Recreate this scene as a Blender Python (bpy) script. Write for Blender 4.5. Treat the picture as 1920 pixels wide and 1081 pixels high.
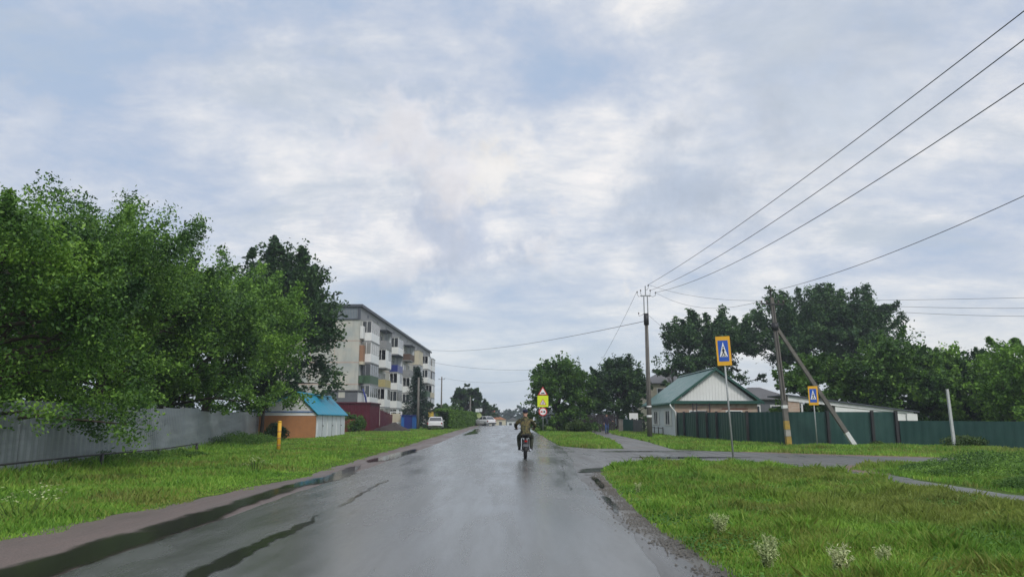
import bpy, bmesh, math, random
import numpy as np
from mathutils import Vector, Matrix
R = math.radians
for o in list(bpy.data.objects): bpy.data.objects.remove(o)
S = bpy.context.scene
COL = S.collection
random.seed(4)
PI = math.pi

# ------------------------------------------------------------------ camera
cam_d = bpy.data.cameras.new('camera'); cam = bpy.data.objects.new('camera', cam_d); COL.objects.link(cam)
cam_d.sensor_width = 36; cam_d.lens = 26.25; cam_d.clip_start = .1; cam_d.clip_end = 4000
cam.location = (0, 0, 1.38)
cam.rotation_euler = (R(90 + 9.99), 0, R(-0.484))
S.camera = cam

# ------------------------------------------------------------------ sky
SUN_EL, SUN_AZ = R(42), R(155)          # behind the camera, a little to the right
world = bpy.data.worlds.new('World'); S.world = world; world.use_nodes = True
def build_sky():
    nt = world.node_tree; N = nt.nodes; L = nt.links; N.clear()
    out = N.new('ShaderNodeOutputWorld')
    sky = N.new('ShaderNodeTexSky'); sky.sky_type = 'NISHITA'; sky.sun_disc = False
    sky.sun_elevation = SUN_EL; sky.sun_rotation = SUN_AZ
    bg1 = N.new('ShaderNodeBackground'); bg1.inputs[1].default_value = .12
    L.new(sky.outputs[0], bg1.inputs[0])
    tc = N.new('ShaderNodeTexCoord')
    def math_(op, a, b=None, c=None, clamp=False):
        n = N.new('ShaderNodeMath'); n.operation = op; n.use_clamp = clamp
        for i, v in enumerate((a, b, c)):
            if v is None: continue
            if hasattr(v, 'is_linked') or hasattr(v, 'links'): L.new(v, n.inputs[i])
            else: n.inputs[i].default_value = v
        return n.outputs[0]
    sep = N.new('ShaderNodeSeparateXYZ'); L.new(tc.outputs['Generated'], sep.inputs[0])
    z = math_('ADD', math_('MAXIMUM', sep.outputs[2], 0.0), .24)
    cx = math_('DIVIDE', sep.outputs[0], z); cy = math_('DIVIDE', sep.outputs[1], z)
    cmb = N.new('ShaderNodeCombineXYZ'); L.new(cx, cmb.inputs[0]); L.new(cy, cmb.inputs[1])
    def noise(scale, detail, rough, dist, off, stretch=(1, 1, 1), src=None):
        mp = N.new('ShaderNodeMapping'); mp.inputs['Location'].default_value = off; mp.inputs['Scale'].default_value = stretch
        L.new(src or cmb.outputs[0], mp.inputs[0])
        n = N.new('ShaderNodeTexNoise'); n.inputs['Scale'].default_value = scale; n.inputs['Detail'].default_value = detail
        n.inputs['Roughness'].default_value = rough; n.inputs['Distortion'].default_value = dist
        L.new(mp.outputs[0], n.inputs[0]); return n.outputs[0]
    n1 = noise(1.1, 12, .62, .35, (3.1, 1.7, 0), (1.0, 1.25, 1))
    n2 = noise(3.1, 12, .66, .25, (8.3, 2.2, 5), (.85, 1.2, 1))
    n3 = noise(8.0, 12, .66, .2, (0, 0, 3), src=tc.outputs['Generated'])
    n4 = noise(3.6, 12, .64, .15, (4, 1, 9), (1, 1, 1.9), src=tc.outputs['Generated'])
    def ramp(v, stops):
        r = N.new('ShaderNodeValToRGB'); r.color_ramp.interpolation = 'B_SPLINE'
        while len(r.color_ramp.elements) < len(stops): r.color_ramp.elements.new(.5)
        for e, (p, c) in zip(r.color_ramp.elements, stops): e.position = p; e.color = (*c, 1)
        L.new(v, r.inputs[0]); return r.outputs[0]
    def mixc(f, a, b):
        m = N.new('ShaderNodeMix'); m.data_type = 'RGBA'
        if hasattr(f, 'links'): L.new(f, m.inputs[0])
        else: m.inputs[0].default_value = f
        for s, v in ((m.inputs[6], a), (m.inputs[7], b)):
            if hasattr(v, 'links'): L.new(v, s)
            else: s.default_value = (*v, 1)
        return m.outputs[2]
    wn = N.new('ShaderNodeTexNoise'); wn.inputs['Scale'].default_value = 11; wn.inputs['Detail'].default_value = 10; wn.inputs['Roughness'].default_value = .62
    L.new(tc.outputs['Generated'], wn.inputs[0])
    w1 = N.new('ShaderNodeVectorMath'); w1.operation = 'SUBTRACT'; L.new(wn.outputs['Color'], w1.inputs[0]); w1.inputs[1].default_value = (.5, .5, .5)
    w2 = N.new('ShaderNodeVectorMath'); w2.operation = 'MULTIPLY_ADD'; L.new(w1.outputs[0], w2.inputs[0]); w2.inputs[1].default_value = (.30, .30, .17); L.new(tc.outputs['Generated'], w2.inputs[2])
    def lobe(d, r_in, r_out, wob):
        vv = N.new('ShaderNodeVectorMath'); vv.operation = 'DISTANCE'
        L.new(w2.outputs[0], vv.inputs[0]); vv.inputs[1].default_value = d
        w = math_('ADD', vv.outputs['Value'], math_('MULTIPLY', math_('SUBTRACT', n3, .5), wob * .5))
        mr = N.new('ShaderNodeMapRange'); mr.interpolation_type = 'SMOOTHSTEP'
        L.new(w, mr.inputs[0]); mr.inputs[1].default_value = r_in; mr.inputs[2].default_value = r_out
        mr.inputs[3].default_value = 1; mr.inputs[4].default_value = 0
        return mr.outputs[0]
    v = math_('ADD', math_('MULTIPLY', n1, .38), math_('MULTIPLY', n2, .34))
    v = math_('ADD', v, math_('MULTIPLY', n4, .28))
    v = math_('ADD', math_('MULTIPLY', math_('SUBTRACT', v, .50), 2.7), .505)
    for d, r_in, r_out, k in CLOUD_BIAS:
        v = math_('ADD', v, math_('MULTIPLY', lobe(d, r_in, r_out, .16), k))
    base = ramp(v, [(.20, (.37, .47, .63)), (.34, (.47, .53, .65)), (.45, (.56, .605, .69)), (.54, (.67, .69, .74)), (.64, (.79, .785, .79)), (.80, (.97, .92, .88))])
    dk = noise(2.3, 12, .66, .3, (12.3, 7.7, 1), (.8, 1.3, 1))
    dkm = ramp(dk, [(.50, (0, 0, 0)), (.60, (.55, .55, .55)), (.70, (.85, .85, .85))])
    base = mixc(dkm, base, (.46, .52, .60))
    for d, r_in, r_out, colr, k, wob in CLOUDS:
        f = math_('MULTIPLY', lobe(d, r_in, r_out, wob), k)
        tx = ramp(n3, [(.36, tuple(c * .80 for c in colr)), (.62, tuple(min(1, c * 1.08) for c in colr))])
        base = mixc(f, base, tx)
    # pale, hazy band towards the horizon
    hz_ = N.new('ShaderNodeMapRange'); hz_.interpolation_type = 'SMOOTHSTEP'
    L.new(sep.outputs[2], hz_.inputs[0]); hz_.inputs[1].default_value = -.02; hz_.inputs[2].default_value = .24
    hz_.inputs[3].default_value = .62; hz_.inputs[4].default_value = 0
    side = N.new('ShaderNodeMapRange'); L.new(sep.outputs[0], side.inputs[0])
    side.inputs[1].default_value = 0; side.inputs[2].default_value = .55
    hcol = mixc(side.outputs[0], (.50, .60, .69), (.66, .69, .70))
    base = mixc(hz_.outputs[0], base, hcol)
    bg2 = N.new('ShaderNodeBackground'); bg2.inputs[1].default_value = 1.04
    L.new(base, bg2.inputs[0])
    mx = N.new('ShaderNodeMixShader'); mx.inputs[0].default_value = .93
    L.new(bg1.outputs[0], mx.inputs[1]); L.new(bg2.outputs[0], mx.inputs[2]); L.new(mx.outputs[0], out.inputs[0])
def skydir(px, py):
    u = (px - 960) / 1400; v = (540.5 - py) / 1400; t = R(9.99)
    d = Vector((u, math.cos(t) - v * math.sin(t), math.sin(t) + v * math.cos(t))); return d.normalized()
CLOUD_BIAS = [   # (direction, inner radius, outer radius, thicker + / thinner -)
    (skydir(600, 290), .03, .22, .06), (skydir(330, 60), .02, .16, .08), (skydir(850, 600), .02, .16, .07), (skydir(1000, 460), .02, .10, .05), (skydir(1000, 200), .02, .20, -.07), (skydir(1300, 120), .02, .2, -.05),
    (skydir(80, 150), .04, .24, -.13), (skydir(560, 30), .02, .12, -.12), (skydir(800, 540), .0, .06, -.30), (skydir(400, 440), .03, .16, -.10),
    (skydir(1050, 90), .02, .16, -.08), (skydir(1880, 300), .04, .2, -.06), (skydir(1500, 420), .04, .25, .04), (skydir(790, 240), .0, .07, .08)]
CLOUDS = [       # single clouds: (direction, inner radius, outer radius, colour, cover, raggedness)
    (skydir(870, 420), .02, .11, (.43, .49, .62), .8, .22),
    (skydir(650, 400), .0, .08, (.49, .55, .66), .6, .22),
    (skydir(1290, 350), .02, .13, (.44, .50, .60), .8, .26),
    (skydir(1600, 190), .02, .20, (.54, .59, .66), .6, .26),
    (skydir(70, 215), .02, .05, (.52, .57, .66), .6, .12),
    (skydir(775, 235), .014, .075, (.78, .77, .80), .8, .13),
    (skydir(760, 290), .0, .03, (.66, .68, .77), .6, .10),
    (skydir(870, 335), .016, .075, (.80, .775, .78), .8, .12),
    (skydir(950, 318), .014, .065, (.83, .80, .765), .85, .11),
    (skydir(900, 365), .0, .03, (.78, .77, .80), .7, .08),
    (skydir(700, 300), .0, .05, (.80, .78, .80), .6, .10),
    (skydir(780, 480), .0, .04, (.80, .78, .80), .6, .10),
    (skydir(1225, 515), .0, .022, (.84, .82, .80), .7, .05),
    (skydir(1065, 400), .0, .02, (.84, .82, .83), .7, .05),
    (skydir(980, 465), .0, .03, (.82, .81, .83), .6, .08),
]
build_sky()
sun_d = bpy.data.lights.new('sun', 'SUN'); sun = bpy.data.objects.new('sun', sun_d); COL.objects.link(sun)
sun_d.energy = 1.5; sun_d.angle = R(14); sun_d.color = (1, .965, .91)
sdir = Vector((math.sin(SUN_AZ) * math.cos(SUN_EL), math.cos(SUN_AZ) * math.cos(SUN_EL), math.sin(SUN_EL)))
sun.rotation_euler = sdir.to_track_quat('Z', 'Y').to_euler()
S.view_settings.view_transform = 'Standard'; S.view_settings.look = 'None'
S.view_settings.exposure = 0.15; S.view_settings.gamma = 1.0
S.render.engine = 'CYCLES'
S.cycles.max_bounces = 6; S.cycles.transparent_max_bounces = 8; S.cycles.volume_bounces = 0

# ------------------------------------------------------------------ helpers
def tag(o, label=None, cat=None, group=None, kind=None):
    if label: o['label'] = label
    if cat: o['category'] = cat
    if group: o['group'] = group
    if kind: o['kind'] = kind
    return o
def hz(y):
    if y <= 42: return 0.0
    if y <= 125: return (y - 42) * .0066
    return 83 * .0066 - (y - 125) * .015
def thing(name, loc, label, cat, group=None, rz=0, rx=0, ry=0):
    o = bpy.data.objects.new(name, None); COL.objects.link(o); o.empty_display_size = .3
    o.location = loc; o.rotation_euler = (rx, ry, rz); return tag(o, label, cat, group)
class MB:
    def __init__(s): s.v = []; s.f = []; s.sm = []
    def add(s, vs, fs, smooth=False):
        n = len(s.v); s.v += [tuple(v) for v in vs]; s.f += [tuple(i + n for i in f) for f in fs]; s.sm += [smooth] * len(fs); return s
    def box(s, x0, x1, y0, y1, z0, z1, M=None):
        vs = [Vector((x, y, z)) for z in (z0, z1) for x, y in ((x0, y0), (x1, y0), (x1, y1), (x0, y1))]
        if M: vs = [M @ v for v in vs]
        return s.add(vs, [(3, 2, 1, 0), (4, 5, 6, 7), (0, 1, 5, 4), (1, 2, 6, 5), (2, 3, 7, 6), (3, 0, 4, 7)])
    def tube(s, pts, rad, n=8, cap=True, smooth=True, flat=1.0):
        pts = [Vector(p) for p in pts]
        if not hasattr(rad, '__len__'): rad = [rad] * len(pts)
        vs = []; fs = []
        prev = None
        for i, p in enumerate(pts):
            t = (pts[min(i + 1, len(pts) - 1)] - pts[max(i - 1, 0)]).normalized()
            if prev is None:
                a = Vector((1, 0, 0)) if abs(t.x) < .8 else Vector((0, 1, 0))
                u = t.cross(a).normalized()
            else: u = (prev - t * prev.dot(t)).normalized()
            prev = u; w = t.cross(u)
            for k in range(n):
                a = 2 * PI * k / n + PI / n
                vs.append(p + (u * math.cos(a) + w * math.sin(a) * flat) * rad[i])
        for i in range(len(pts) - 1):
            for k in range(n):
                a = i * n + k; b = i * n + (k + 1) % n
                fs.append((a, b, b + n, a + n))
        s.add(vs, fs, smooth)
        if cap:
            m = len(s.v) - len(vs)
            s.f.append(tuple(m + k for k in reversed(range(n)))); s.sm.append(False)
            s.f.append(tuple(m + (len(pts) - 1) * n + k for k in range(n))); s.sm.append(False)
        return s
    def ball(s, c, r, nu=10, nv=7):
        if not hasattr(r, '__len__'): r = (r, r, r)
        vs = []; fs = []
        for j in range(nv + 1):
            ph = PI * j / nv
            for i in range(nu):
                th = 2 * PI * i / nu
                vs.append((c[0] + r[0] * math.sin(ph) * math.cos(th), c[1] + r[1] * math.sin(ph) * math.sin(th), c[2] + r[2] * math.cos(ph)))
        for j in range(nv):
            for i in range(nu):
                a = j * nu + i; b = j * nu + (i + 1) % nu
                fs.append((a, a + nu, b + nu, b))
        return s.add(vs, fs, True)
    def prism(s, poly, axis, a, b):
        """extrude 2-D polygon along axis from a to b; poly coords are the two other axes in order"""
        def mk(p, t):
            if axis == 'x': return (t, p[0], p[1])
            if axis == 'y': return (p[0], t, p[1])
            return (p[0], p[1], t)
        n = len(poly)
        vs = [mk(p, a) for p in poly] + [mk(p, b) for p in poly]
        fs = [tuple(range(n)), tuple(reversed(range(n, 2 * n)))] + [(i, i + n, (i + 1) % n + n, (i + 1) % n) for i in range(n)]
        return s.add(vs, fs)
    def lathe(s, prof, c=(0, 0, 0), n=16, axis='z'):
        vs = []; fs = []
        for r, h in prof:
            for k in range(n):
                a = 2 * PI * k / n; p = (r * math.cos(a), r * math.sin(a), h)
                if axis == 'x': p = (h, p[0], p[1])
                if axis == 'y': p = (p[0], h, p[1])
                vs.append((p[0] + c[0], p[1] + c[1], p[2] + c[2]))
        for i in range(len(prof) - 1):
            for k in range(n):
                a = i * n + k; b = i * n + (k + 1) % n
                fs.append((a, b, b + n, a + n))
        return s.add(vs, fs, True)
    def build(s, name, mat, parent=None, loc=(0, 0, 0), bevel=0, rot=None):
        me = bpy.data.meshes.new(name); me.from_pydata(s.v, [], s.f); me.materials.append(mat)
        me.polygons.foreach_set('use_smooth', s.sm)
        bm = bmesh.new(); bm.from_mesh(me)
        bmesh.ops.recalc_face_normals(bm, faces=bm.faces)
        bm.to_mesh(me); bm.free(); me.update()
        o = bpy.data.objects.new(name, me); COL.objects.link(o); o.parent = parent; o.location = loc
        if rot: o.rotation_euler = rot
        if bevel:
            b = o.modifiers.new('bevel', 'BEVEL'); b.width = bevel; b.segments = 2; b.limit_method = 'ANGLE'
        return o
def copy_tree(o, parent=None):
    c = o.copy(); COL.objects.link(c); c.parent = parent
    for ch in list(o.children): copy_tree(ch, c)
    return c

# ------------------------------------------------------------------ materials
def new_mat(name):
    m = bpy.data.materials.new(name); m.use_nodes = True
    nt = m.node_tree; b = nt.nodes['Principled BSDF']; return m, nt, nt.nodes, nt.links, b
def mk(name, col, rough=.6, metal=0, var=.18, scale=3.0, bump=0, bscale=40, stretch=(1, 1, 1), dirt=None, dscale=1.2, rvar=.1, spec=.5):
    m, nt, N, L, b = new_mat(name)
    tc = N.new('ShaderNodeTexCoord'); mp = N.new('ShaderNodeMapping'); mp.inputs['Scale'].default_value = stretch
    L.new(tc.outputs['Object'], mp.inputs[0])
    n = N.new('ShaderNodeTexNoise'); n.inputs['Scale'].default_value = scale; n.inputs['Detail'].default_value = 6; n.inputs['Roughness'].default_value = .65
    L.new(mp.outputs[0], n.inputs[0])
    r = N.new('ShaderNodeValToRGB'); r.color_ramp.elements[0].position = .3; r.color_ramp.elements[1].position = .72
    r.color_ramp.elements[0].color = (*[c * (1 - var) for c in col], 1); r.color_ramp.elements[1].color = (*[min(1, c * (1 + var)) for c in col], 1)
    L.new(n.outputs[0], r.inputs[0]); colr = r.outputs[0]
    if dirt:
        n2 = N.new('ShaderNodeTexNoise'); n2.inputs['Scale'].default_value = dscale; n2.inputs['Detail'].default_value = 8; n2.inputs['Roughness'].default_value = .7
        L.new(mp.outputs[0], n2.inputs[0])
        r2 = N.new('ShaderNodeValToRGB'); r2.color_ramp.elements[0].position = .5; r2.color_ramp.elements[1].position = .72
        r2.color_ramp.elements[1].color = (dirt[3] if len(dirt) > 3 else .7,) * 3 + (1,)
        L.new(n2.outputs[0], r2.inputs[0])
        mx = N.new('ShaderNodeMix'); mx.data_type = 'RGBA'; L.new(r2.outputs[0], mx.inputs[0]); L.new(colr, mx.inputs[6]); mx.inputs[7].default_value = (*dirt[:3], 1)
        colr = mx.outputs[2]
    L.new(colr, b.inputs['Base Color'])
    mr = N.new('ShaderNodeMapRange'); L.new(n.outputs[0], mr.inputs[0]); mr.inputs[1].default_value = .3; mr.inputs[2].default_value = .7
    mr.inputs[3].default_value = max(.02, rough - rvar); mr.inputs[4].default_value = min(1, rough + rvar); L.new(mr.outputs[0], b.inputs['Roughness'])
    b.inputs['Metallic'].default_value = metal; b.inputs['Specular IOR Level'].default_value = spec
    if bump:
        nb = N.new('ShaderNodeTexNoise'); nb.inputs['Scale'].default_value = bscale; nb.inputs['Detail'].default_value = 4; L.new(mp.outputs[0], nb.inputs[0])
        bp = N.new('ShaderNodeBump'); bp.inputs['Strength'].default_value = bump; bp.inputs['Distance'].default_value = .02
        L.new(nb.outputs[0], bp.inputs['Height']); L.new(bp.outputs[0], b.inputs['Normal'])
    return m
def leaf_mat(name, c0, c1, c2, rough=.55, trans=.28, scale=.7):
    m, nt, N, L, b = new_mat(name)
    g = N.new('ShaderNodeNewGeometry')
    r = N.new('ShaderNodeValToRGB'); r.color_ramp.elements.new(.5)
    for e, p, c in zip(r.color_ramp.elements, (0, .5, 1), (c0, c1, c2)): e.position = p; e.color = (*c, 1)
    n = N.new('ShaderNodeTexNoise'); n.inputs['Scale'].default_value = scale; n.inputs['Detail'].default_value = 3
    L.new(g.outputs['Position'], n.inputs[0])
    a = N.new('ShaderNodeMath'); a.operation = 'MULTIPLY_ADD'; L.new(n.outputs[0], a.inputs[0]); a.inputs[1].default_value = 3.0; a.inputs[2].default_value = -1.25
    a2 = N.new('ShaderNodeMath'); a2.operation = 'MULTIPLY_ADD'; a2.use_clamp = True; L.new(g.outputs['Random Per Island'], a2.inputs[0]); a2.inputs[1].default_value = .55; L.new(a.outputs[0], a2.inputs[2])
    L.new(a2.outputs[0], r.inputs[0]); L.new(r.outputs[0], b.inputs['Base Color']); b.inputs['Roughness'].default_value = rough
    b.inputs['Specular IOR Level'].default_value = .3
    t = N.new('ShaderNodeBsdfTranslucent'); L.new(r.outputs[0], t.inputs[0])
    mx = N.new('ShaderNodeMixShader'); mx.inputs[0].default_value = trans
    out = N['Material Output']; L.new(b.outputs[0], mx.inputs[1]); L.new(t.outputs[0], mx.inputs[2]); L.new(mx.outputs[0], out.inputs[0])
    return m
M = {}
M['leaf_boxelder'] = leaf_mat('leaf_boxelder', (.024, .066, .018), (.085, .19, .034), (.24, .42, .065))
M['leaf_bright'] = leaf_mat('leaf_bright', (.055, .13, .020), (.125, .26, .034), (.24, .43, .06))
M['leaf_dark'] = leaf_mat('leaf_dark', (.020, .056, .020), (.042, .098, .030), (.078, .155, .04))
M['leaf_grey'] = leaf_mat('leaf_grey', (.028, .072, .030), (.056, .125, .044), (.10, .19, .058))
M['leaf_mid'] = leaf_mat('leaf_mid', (.034, .088, .018), (.075, .17, .028), (.14, .26, .042))
M['leaf_hedge'] = leaf_mat('leaf_hedge', (.05, .12, .015), (.09, .19, .02), (.13, .25, .03))
M['needle'] = leaf_mat('needle', (.012, .034, .022), (.02, .052, .032), (.034, .07, .04), trans=.1)
M['weed'] = leaf_mat('weed', (.04, .085, .02), (.07, .13, .03), (.12, .18, .05))
M['clover'] = leaf_mat('clover', (.05, .14, .02), (.10, .24, .035), (.17, .34, .06))
M['silver_weed'] = leaf_mat('silver_weed', (.34, .42, .18), (.52, .60, .28), (.70, .72, .42))
M['forest'] = leaf_mat('forest', (.02, .045, .025), (.03, .06, .03), (.045, .08, .035), scale=.08)
M['bark'] = mk('bark', (.07, .055, .042), .9, var=.4, scale=6, bump=.6, bscale=14, stretch=(1, 1, .3))
M['bark_grey'] = mk('bark_grey', (.13, .12, .105), .9, var=.4, scale=6, bump=.6, bscale=14, stretch=(1, 1, .3))
M['concrete_pole'] = mk('concrete_pole', (.16, .15, .135), .85, var=.2, scale=3, bump=.3, bscale=30, dirt=(.08, .07, .06), dscale=2)
M['steel'] = mk('steel', (.33, .34, .35), .45, .7, var=.1, scale=8)
M['galv'] = mk('galv', (.36, .38, .38), .5, .3, var=.12, scale=10)
M['dark_metal'] = mk('dark_metal', (.04, .04, .042), .5, .4)
M['wire'] = mk('wire', (.03, .03, .034), .6, 0, var=.1)
M['ceramic'] = mk('ceramic', (.10, .08, .07), .3)
M['white_paint'] = mk('white_paint', (.72, .73, .72), .55, var=.05, dirt=(.42, .42, .38, .5))
M['sign_white'] = mk('sign_white', (.85, .85, .85), .35, var=.02)
M['sign_blue'] = mk('sign_blue', (.02, .10, .48), .35, var=.05)
M['sign_yellow'] = mk('sign_yellow', (.80, .42, .02), .4, var=.05)
M['sign_lime'] = mk('sign_lime', (.72, .85, .02), .4, var=.03)
M['sign_red'] = mk('sign_red', (.62, .03, .03), .4, var=.05)
M['black'] = mk('black', (.015, .015, .016), .5)
M['glass'] = mk('glass', (.05, .06, .07), .06, 0, var=.3, scale=.6, rvar=.02, spec=1)
def mat_pane():
    m, nt, N, L, b = new_mat('pane_glass'); oi = N.new('ShaderNodeObjectInfo'); r = N.new('ShaderNodeValToRGB'); r.color_ramp.interpolation = 'CONSTANT'; r.color_ramp.elements.new(.45); r.color_ramp.elements.new(.7)
    for e, p, c in zip(r.color_ramp.elements, (0, .4, .65, .85), ((.03, .035, .04), (.07, .08, .085), (.22, .22, .20), (.38, .37, .34))): e.position = p; e.color = (*c, 1)
    L.new(oi.outputs['Random'], r.inputs[0]); L.new(r.outputs[0], b.inputs['Base Color']); b.inputs['Roughness'].default_value = .08; b.inputs['Specular IOR Level'].default_value = .8; return m
M['pane'] = mat_pane()
M['green_roof'] = mk('green_roof', (.06, .17, .15), .35, .0, var=.12, scale=1.5, dirt=(.10, .20, .18, .4))
M['green_trim'] = mk('green_trim', (.012, .075, .055), .4, var=.1)
M['green_fence'] = mk('green_fence', (.014, .062, .052), .38, 0, var=.14, scale=1.2, dirt=(.03, .08, .065, .5))
M['siding'] = mk('siding', (.66, .70, .72), .5, var=.06, dirt=(.45, .47, .47, .5))
M['gable_white'] = mk('gable_white', (.80, .81, .79), .5, var=.04, scale=1, dirt=(.66, .66, .62, .4))
M['cream'] = mk('cream', (.55, .50, .38), .8, var=.12)
M['grey_roof'] = mk('grey_roof', (.13, .13, .135), .7, var=.2)
M['cyan_roof'] = mk('cyan_roof', (.004, .27, .42), .5, var=.1, scale=1.5, dirt=(.03, .25, .36, .4))
M['blue_tarp'] = mk('blue_tarp', (.015, .03, .22), .5, var=.2)
M['blue_metal'] = mk('blue_metal', (.02, .13, .42), .45, var=.15, dirt=(.05, .12, .25, .5))
M['deep_blue'] = mk('deep_blue', (.015, .03, .20), .4, var=.1)
M['terracotta'] = mk('terracotta', (.44, .20, .085), .85, var=.14, scale=2, dirt=(.34, .19, .11, .6), dscale=.9, bump=.2)
M['maroon'] = mk('maroon', (.10, .012, .025), .4, var=.15, dirt=(.07, .02, .025, .5))
M['rust_panel'] = mk('rust_panel', (.18, .055, .03), .8, var=.2)
M['grey_plaster'] = mk('grey_plaster', (.135, .145, .16), .9, var=.14, dirt=(.10, .10, .105, .6))
M['soil'] = mk('soil', (.055, .045, .042), .95, var=.3, bump=.8, bscale=6)
M['yellow_paint'] = mk('yellow_paint', (.75, .42, .03), .5, var=.08, dirt=(.5, .25, .03, .5), dscale=5)
M['worn_yellow'] = mk('worn_yellow', (.42, .28, .05), .7, var=.2, dirt=(.16, .14, .11, 1), dscale=4)
M['worn_white'] = mk('worn_white', (.36, .35, .32), .8, var=.15, dirt=(.17, .16, .14, 1), dscale=4)
M['worn_post'] = mk('worn_post', (.50, .52, .52), .8, var=.12, dirt=(.28, .28, .26, .8), dscale=3)
M['attic_metal'] = mk('attic_metal', (.17, .21, .245), .5, .1, var=.08, dirt=(.22, .26, .27, .5))
M['attic_grey'] = mk('attic_grey', (.27, .275, .28), .8, var=.12, dirt=(.18, .19, .20, .6))
M['roof_edge'] = mk('roof_edge', (.07, .08, .10), .6)
M['plastic_white'] = mk('plastic_white', (.78, .79, .78), .4, var=.04, dirt=(.62, .62, .58, .4))
M['white_brick'] = mk('white_brick', (.60, .60, .56), .8, var=.08)
M['car_white'] = mk('car_white', (.80, .81, .83), .18, 0, var=.02, spec=.7)
M['tyre'] = mk('tyre', (.02, .02, .02), .8)
M['red_glass'] = mk('red_glass', (.35, .01, .01), .2)
M['lamp_glass'] = mk('lamp_glass', (.7, .7, .68), .15)
M['chrome'] = mk('chrome', (.5, .5, .52), .2, .9)
M['skin'] = mk('skin', (.42, .24, .17), .6, var=.05)
M['navy_cloth'] = mk('navy_cloth', (.012, .018, .05), .85)
M['jeans'] = mk('jeans', (.03, .065, .17), .85, var=.2)
M['dark_jacket'] = mk('dark_jacket', (.022, .016, .035), .85)
M['olive'] = mk('olive', (.035, .042, .025), .9, var=.3, scale=9)
M['boot'] = mk('boot', (.018, .015, .013), .6)
M['hair'] = mk('hair', (.05, .035, .025), .8)
M['orange_wood'] = mk('orange_wood', (.30, .16, .09), .7, var=.15)
M['yellow_cloth'] = mk('yellow_cloth', (.62, .45, .07), .7, var=.15)
M['ochre_paint'] = mk('ochre_paint', (.42, .36, .16), .7, var=.15)
M['green_paint'] = mk('green_paint', (.045, .10, .05), .6, var=.15)
M['brown_paint'] = mk('brown_paint', (.10, .06, .04), .7, var=.15)
M['grey_wood'] = mk('grey_wood', (.12, .125, .125), .85, var=.35, scale=4, stretch=(6, 6, 1))
M['dark_wood'] = mk('dark_wood', (.035, .028, .034), .85, var=.35, scale=4, stretch=(6, 6, 1))
M['far_red'] = mk('far_red', (.45, .08, .06), .7)
M['far_orange'] = mk('far_orange', (.48, .20, .10), .7)

def mat_wall_panels():
    # precast concrete end wall: stained, with faint pinkish mortar smears
    m, nt, N, L, b = new_mat('panel_concrete')
    tc = N.new('ShaderNodeTexCoord')
    n = N.new('ShaderNodeTexNoise'); n.inputs['Scale'].default_value = .35; n.inputs['Detail'].default_value = 8; n.inputs['Roughness'].default_value = .6
    L.new(tc.outputs['Object'], n.inputs[0])
    r = N.new('ShaderNodeValToRGB'); r.color_ramp.elements.new(.5); r.color_ramp.elements.new(.6)
    for e, p, c in zip(r.color_ramp.elements, (.32, .45, .56, .7), ((.33, .37, .37), (.42, .44, .41), (.50, .49, .43), (.56, .52, .45))): e.position = p; e.color = (*c, 1)
    L.new(n.outputs[0], r.inputs[0])
    n2 = N.new('ShaderNodeTexNoise'); n2.inputs['Scale'].default_value = 1.3; n2.inputs['Detail'].default_value = 8
    mp = N.new('ShaderNodeMapping'); mp.inputs['Scale'].default_value = (1.5, 1.5, .22); L.new(tc.outputs['Object'], mp.inputs[0]); L.new(mp.outputs[0], n2.inputs[0])
    r2 = N.new('ShaderNodeValToRGB'); r2.color_ramp.elements[0].position = .5; r2.color_ramp.elements[1].position = .72; r2.color_ramp.elements[1].color = (.5, .5, .5, 1)
    L.new(n2.outputs[0], r2.inputs[0])
    mx = N.new('ShaderNodeMix'); mx.data_type = 'RGBA'; L.new(r2.outputs[0], mx.inputs[0]); L.new(r.outputs[0], mx.inputs[6]); mx.inputs[7].default_value = (.30, .30, .28, 1)
    L.new(mx.outputs[2], b.inputs['Base Color']); b.inputs['Roughness'].default_value = .9
    return m
M['panel_concrete'] = mat_wall_panels()
def mat_seam():
    return mk('seam_mortar', (.50, .38, .31), .9, var=.25, scale=1.5, dirt=(.30, .31, .29, .8), dscale=2)
M['seam'] = mat_seam()
def mat_brick(name, c1, c2, mortar, scale=1.0):
    m, nt, N, L, b = new_mat(name)
    tc = N.new('ShaderNodeTexCoord'); sp = N.new('ShaderNodeSeparateXYZ'); L.new(tc.outputs['Object'], sp.inputs[0])
    ad = N.new('ShaderNodeMath'); L.new(sp.outputs[0], ad.inputs[0]); L.new(sp.outputs[1], ad.inputs[1])
    cb = N.new('ShaderNodeCombineXYZ'); L.new(ad.outputs[0], cb.inputs[0]); L.new(sp.outputs[2], cb.inputs[1])
    br = N.new('ShaderNodeTexBrick'); br.inputs['Scale'].default_value = scale; br.inputs['Brick Width'].default_value = .26; br.inputs['Row Height'].default_value = .08
    br.inputs['Mortar Size'].default_value = .008; br.inputs['Color1'].default_value = (*c1, 1); br.inputs['Color2'].default_value = (*c2, 1); br.inputs['Mortar'].default_value = (*mortar, 1)
    L.new(cb.outputs[0], br.inputs[0])
    n = N.new('ShaderNodeTexNoise'); n.inputs['Scale'].default_value = 1.4; n.inputs['Detail'].default_value = 7; L.new(tc.outputs['Object'], n.inputs[0])
    r = N.new('ShaderNodeValToRGB'); r.color_ramp.elements[0].position = .52; r.color_ramp.elements[1].position = .68; L.new(n.outputs[0], r.inputs[0])
    mx = N.new('ShaderNodeMix'); mx.data_type = 'RGBA'; L.new(r.outputs[0], mx.inputs[0]); L.new(br.outputs[0], mx.inputs[6]); mx.inputs[7].default_value = (*[c * .75 for c in c2], 1)
    L.new(mx.outputs[2], b.inputs['Base Color']); b.inputs['Roughness'].default_value = .85
    return m
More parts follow.
